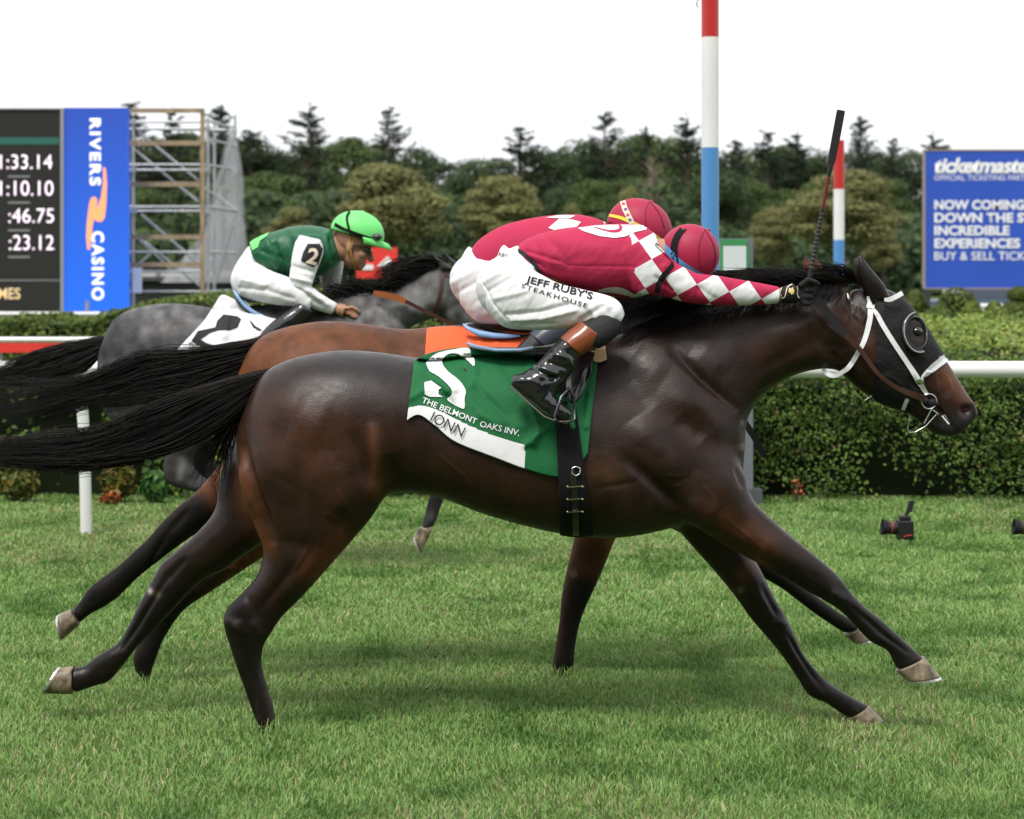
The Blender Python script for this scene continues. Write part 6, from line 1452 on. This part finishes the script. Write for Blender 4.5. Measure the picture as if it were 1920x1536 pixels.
mb = MB(); hc = W(1192, 430, DB); head_mesh(mb, hc, .98, (.80,-.60), (.60,.80)); mb.tube([W(1140,450,DB), hc], [.06,.056], 12); mb.tube([W(1150,460,DB), W(1000,480,DB), W(905,528,DB)], [.07,.09,.10], 10)
for sgn in (1, -1): mb.tube([W(1135,480,DB-.1*sgn), W(1230,520,DB-.165*sgn), W(1375,545,DB-.13*sgn)], [.04,.032,.022], 10)
link('body', fused('body', mb, .007, 4, M_SKIN), jb)
ho2, BVH_HM2 = helmet(jb, DB, W(1199, 427, DB), .134, .115, .116, R(24), M_HELM, -.3)
ribbon('yellow_band', [(1143,404),(1165,409),(1190,420),(1215,434),(1240,452),(1252,462)], [5,6,7,7,8,7], BVH_HM2, DB, .004, M_YEL, jb, .002)
seams(BVH_HM2, DB, [[(1218,378),(1210,398),(1212,425)],[(1218,378),(1236,400),(1246,428)]], M_SEAM, jb)
ribbon('label_strap', [(1168,378),(1172,392),(1180,408),(1185,420)], 10, BVH_HM2, DB, .005, M_CREAM, jb, .002); 
for k, (x, y) in enumerate(((1169,384),(1173,394),(1177,404),(1181,413))):
    ribbon('label_print', [(x-2,y),(x+3,y-1.5)], 4, BVH_HM2, DB, .008, mat('label_ink%d' % (k % 2), ((.45,.08,.12),(.08,.08,.28))[k % 2], .6), jb, .001, 2, 2)
for sgn in (-1, 1): glove_hand('glove', M_GLOVE, DB, .125*sgn, (1365,546), (1392,545), (1410,532), (1408,562), 0, jb)
wb = thing('riding_whip', W(1410, 560, DB-.14), 'black riding whip of the rear crimson jockey pointing down past the horse chest', 'whip')
mb = MB(); mb.tube([W(1300,545,DB-.30), W(1345,690,DB-.42), W(1396,798,DB-.52)], [.008,.007,.006], 8); link('shaft', mb.mesh('shaft', MATS['whip_black'], True), wb)
gr = [[W(x+dx*k, y+dy*k, DB-.52) for x, y, dx, dy in ((1390,793,10,-6),(1410,824,11,-7),(1428,858,10,-6))] for k in (0, 1)]; link('popper', shell('popper', gr, .008, MATS['whip_black'], False), wb)

# --- third jockey (grey horse) ------------------------------------------------------------------
jg = thing('person', W(540, 560, DG), 'jockey in green silks with white sleeves and lime helmet on the grey horse', 'person', 'jockeys')
M_SGREEN = cloth_mat('silk_green', (.010,.105,.042), .42, (16,.3,.008), spec=.4); M_LIME = mat('helmet_lime', (.17,.72,.19), .5, .4, bump=(30,.15,.004)); M_SWHITE = cloth_mat('sleeve_white', (.80,.80,.82), .6, (20,.4,.008))
TORSO_G = [(468,456,484,502,.11,0),(492,443,505,514,.135,0),(525,431,545,521,.16,0),(565,423,588,521,.175,0),(600,425,622,508,.165,0),(622,432,640,488,.11,0)]
mb = MB(); mb.add(*loft(rows3(TORSO_G, DG), 5, 34)); mb.add(*loft(rows3([(548,440,600,440,.05,-.13),(548,455,606,462,.06,-.15),(560,470,600,480,.05,-.15)], DG), 4, 18))
jer3 = fused('jersey', mb, .008, 5, M_SGREEN); creases(jer3, DG, [([(500,450),(520,500)],6,.010),([(515,460),(535,510)],5,-.010),([(610,440),(615,490)],5,.008),([(620,450),(625,490)],4,-.008),([(490,470),(540,490)],5,-.006),([(540,430),(560,450)],6,.006)]); link('jersey', jer3, jg)
HEM = [(469,456),(480,447),(493,442),(505,437),(500,444),(488,452),(484,464),(474,470)]; conform('lime_hem', HEM, [tuple(range(len(HEM)))], bvh_of(jer3), DG, .006, MATS['helmet_lime'], jg, 4)
UP = [(560,440,602,450,.045,-.165),(552,458,607,472,.062,-.185),(546,490,598,498,.060,-.20),(543,515,590,520,.056,-.21),(544,534,582,540,.05,-.21),(556,548,588,540,.048,-.205),(577,574,604,552,.044,-.19),(606,586,624,564,.036,-.165),(622,590,634,570,.033,-.155)]
mb = MB(); mb.add(*loft(rows3(UP, DG), 5, 22)); slv = fused('sleeve', mb, .008, 5, M_SWHITE); creases(slv, DG, [([(548,500),(590,510)],4,-.008),([(546,520),(585,530)],4,.008),([(560,545),(600,570)],4,-.008),([(575,545),(615,572)],4,.007)]); link('sleeve', slv, jg); BVH_SL = bvh_of(slv)
mb = MB(); mb.add(*loft(rows3([(602,470,640,470,.05,.14),(600,495,645,492,.055,.17),(600,525,640,525,.05,.18),(606,545,640,540,.045,.16),(625,570,645,556,.036,.14)], DG), 5, 18)); link('sleeve', fused('sleeve', mb, .009, 4, M_SWHITE), jg)
PT = zoomed([(720,430),(800,430),(825,470),(790,570),(760,590),(675,545),(690,490)], 380, 340, 3.658); conform('number_patch', PT, [tuple(range(len(PT)))], BVH_SL, DG, .005, M_INK, jg, 7)
text_on('number', '2', (573,493), (592,498), 30, BVH_SL, DG, .009, M_CREAM, jg, .03)
mb = MB(); c = W(478, 525, DG); mb.ball(c, .135, .16, .125, 22, 14); mb.add(*loft(rows3([(440,500,455,552,.10,0),(462,466,490,540,.12,0),(470,460,486,502,.112,0)], DG), 4, 26))
TH_G = [(440,500,448,555,.06,-.09),(480,498,485,566,.085,-.12),(520,512,525,573,.080,-.16),(550,524,552,575,.068,-.19),(575,545,568,582,.052,-.205),(588,560,578,586,.038,-.21)]
mb.add(*loft(rows3(TH_G, DG), 5, 22)); mb.add(*loft(rows3([(a, b, c_, d, w, -yo) for a, b, c_, d, w, yo in TH_G], DG), 5, 22)); br3 = fused('breeches', mb, .009, 5, M_BREECH); creases(br3, DG, [([(450,540),(500,545),(550,560)],4,-.006),([(455,525),(500,535)],4,.005),([(485,505),(500,540)],4,-.006)]); link('breeches', br3, jg)
for sgn in (1, -1):
    mb = MB(); mb.add(*loft(rows3([(560,566,590,585,.055,-.215*sgn),(545,578,575,600,.056,-.225*sgn),(525,592,555,622,.054,-.24*sgn),(500,612,530,642,.05,-.25*sgn),(485,630,515,652,.045,-.26*sgn),(480,640,540,675,.04,-.265*sgn),(520,668,560,684,.038,-.27*sgn)], DG), 4, 20)); link('boot', fused('boot', mb, .008, 4, M_BOOT), jg)
mb = MB(); hc = W(661, 459, DG); at = head_mesh(mb, hc, 1.12, (.93,-.36), (.36,.93)); mb.tube([W(615,462,DG), W(640,470,DG), hc + Vector((-.02,0,-.03))], [.066,.060,.056], 14)
mb.tube([W(620,470,DG), W(540,480,DG), W(478,522,DG)], [.07,.10,.10], 10)
for sgn in (1, -1): mb.tube([W(580,465,DG-.1*sgn), W(562,535,DG-.19*sgn), W(625,578,DG-.15*sgn)], [.04,.034,.024], 10); mb.tube([W(478,525,DG-.08*sgn), W(575,570,DG-.2*sgn), W(510,625,DG-.25*sgn)], [.06,.045,.03], 10)
link('body', fused('body', mb, .006, 3, M_SKIN), jg)
for sgn in (-1, 1): glove_hand('hand', M_SKIN, DG, .15*sgn, (630,578), (646,583), (660,580), (664,594), 0, jg, .0095)
ho3, BVH_HM3 = helmet(jg, DG, W(670, 437, DG), .150, .112, .122, R(14), M_LIME, -.12)
gv = []
for k, (ex, dz) in enumerate(((.0, 0.), (.5, .002), (1.0, -.012))):
    gv.append([W(670, 437, DG) + Matrix.Rotation(R(14), 3, 'Y') @ Vector((.148*math.cos(t)+ex*.062*max(0, math.cos(t)), .112*math.sin(t)*(1+.02*ex), -.016 - .02*ex + dz)) for t in np.linspace(R(-75), R(75), 16)])
vis = []; 
me = mesh_np('visor', [p for r_ in gv for p in r_], [(i*16+j, i*16+j+1, (i+1)*16+j+1, (i+1)*16+j) for i in range(2) for j in range(15)], M_LIME, True); vo = link('visor', me, jg); sm = vo.modifiers.new('s', 'SOLIDIFY'); sm.thickness = .006
ribbon('goggle_strap', zoomed([(905,300),(960,325),(1030,350),(1100,375),(1170,395)], 380, 340, 3.658), [5,5,5,5,4], BVH_HM3, DG, .004, M_ELASTIC, jg, .002)
ribbon('goggle_strap', zoomed([(910,290),(980,330),(1050,365),(1120,395),(1190,410)], 380, 340, 3.658), 3, BVH_HM3, DG, .007, M_ELASTIC, jg, .002)
ribbon('helmet_strap', zoomed([(1010,210),(990,250),(1000,310),(1020,370),(1050,420)], 380, 340, 3.658), 4, BVH_HM3, DG, .008, M_ELASTIC, jg, .002)
gp = stick(706, 444, BVH_HM3, DG, .012); mb = MB(); mb.ball(gp, .030, .030, .020, 14, 8); link('goggles', mb.mesh('goggles', mat('goggle_lens', (.05,.05,.05), .08, .6), True), jg)
ey_ = at(.078, -.045, .002); mb = MB(); mb.ball(ey_, .022, .016, .016, 14, 8); mb.ball(at(.078,.045,.002), .022, .016, .016, 14, 8); mb.tube([at(.09,-.03,.006), at(.098,0,.006), at(.09,.03,.006)], .004, 6); mb.tube([at(.06,-.06,.006), at(-.01,-.078,.0)], .003, 6); link('glasses', mb.mesh('glasses', MATS['goggle_lens'], True), jg)
mb = MB(); mb.tube([at(-.02,-.077,.03), at(.0,-.078,-.02), at(.03,-.070,-.07), at(.055,-.03,-.102), at(.06,0,-.108), at(.055,.03,-.102), at(.03,.070,-.07), at(0,.078,-.02)], .0055, 6); link('chin_strap', mb.mesh('chin_strap', mat('strap_amber', (.50,.25,.03), .6), True), jg)
mb = MB(); mb.ball(at(-.052, -.0, .012), .050, .062, .052, 14, 8); link('hair', mb.mesh('hair', mat('hair_dark', (.015,.011,.009), .7), True), jg)
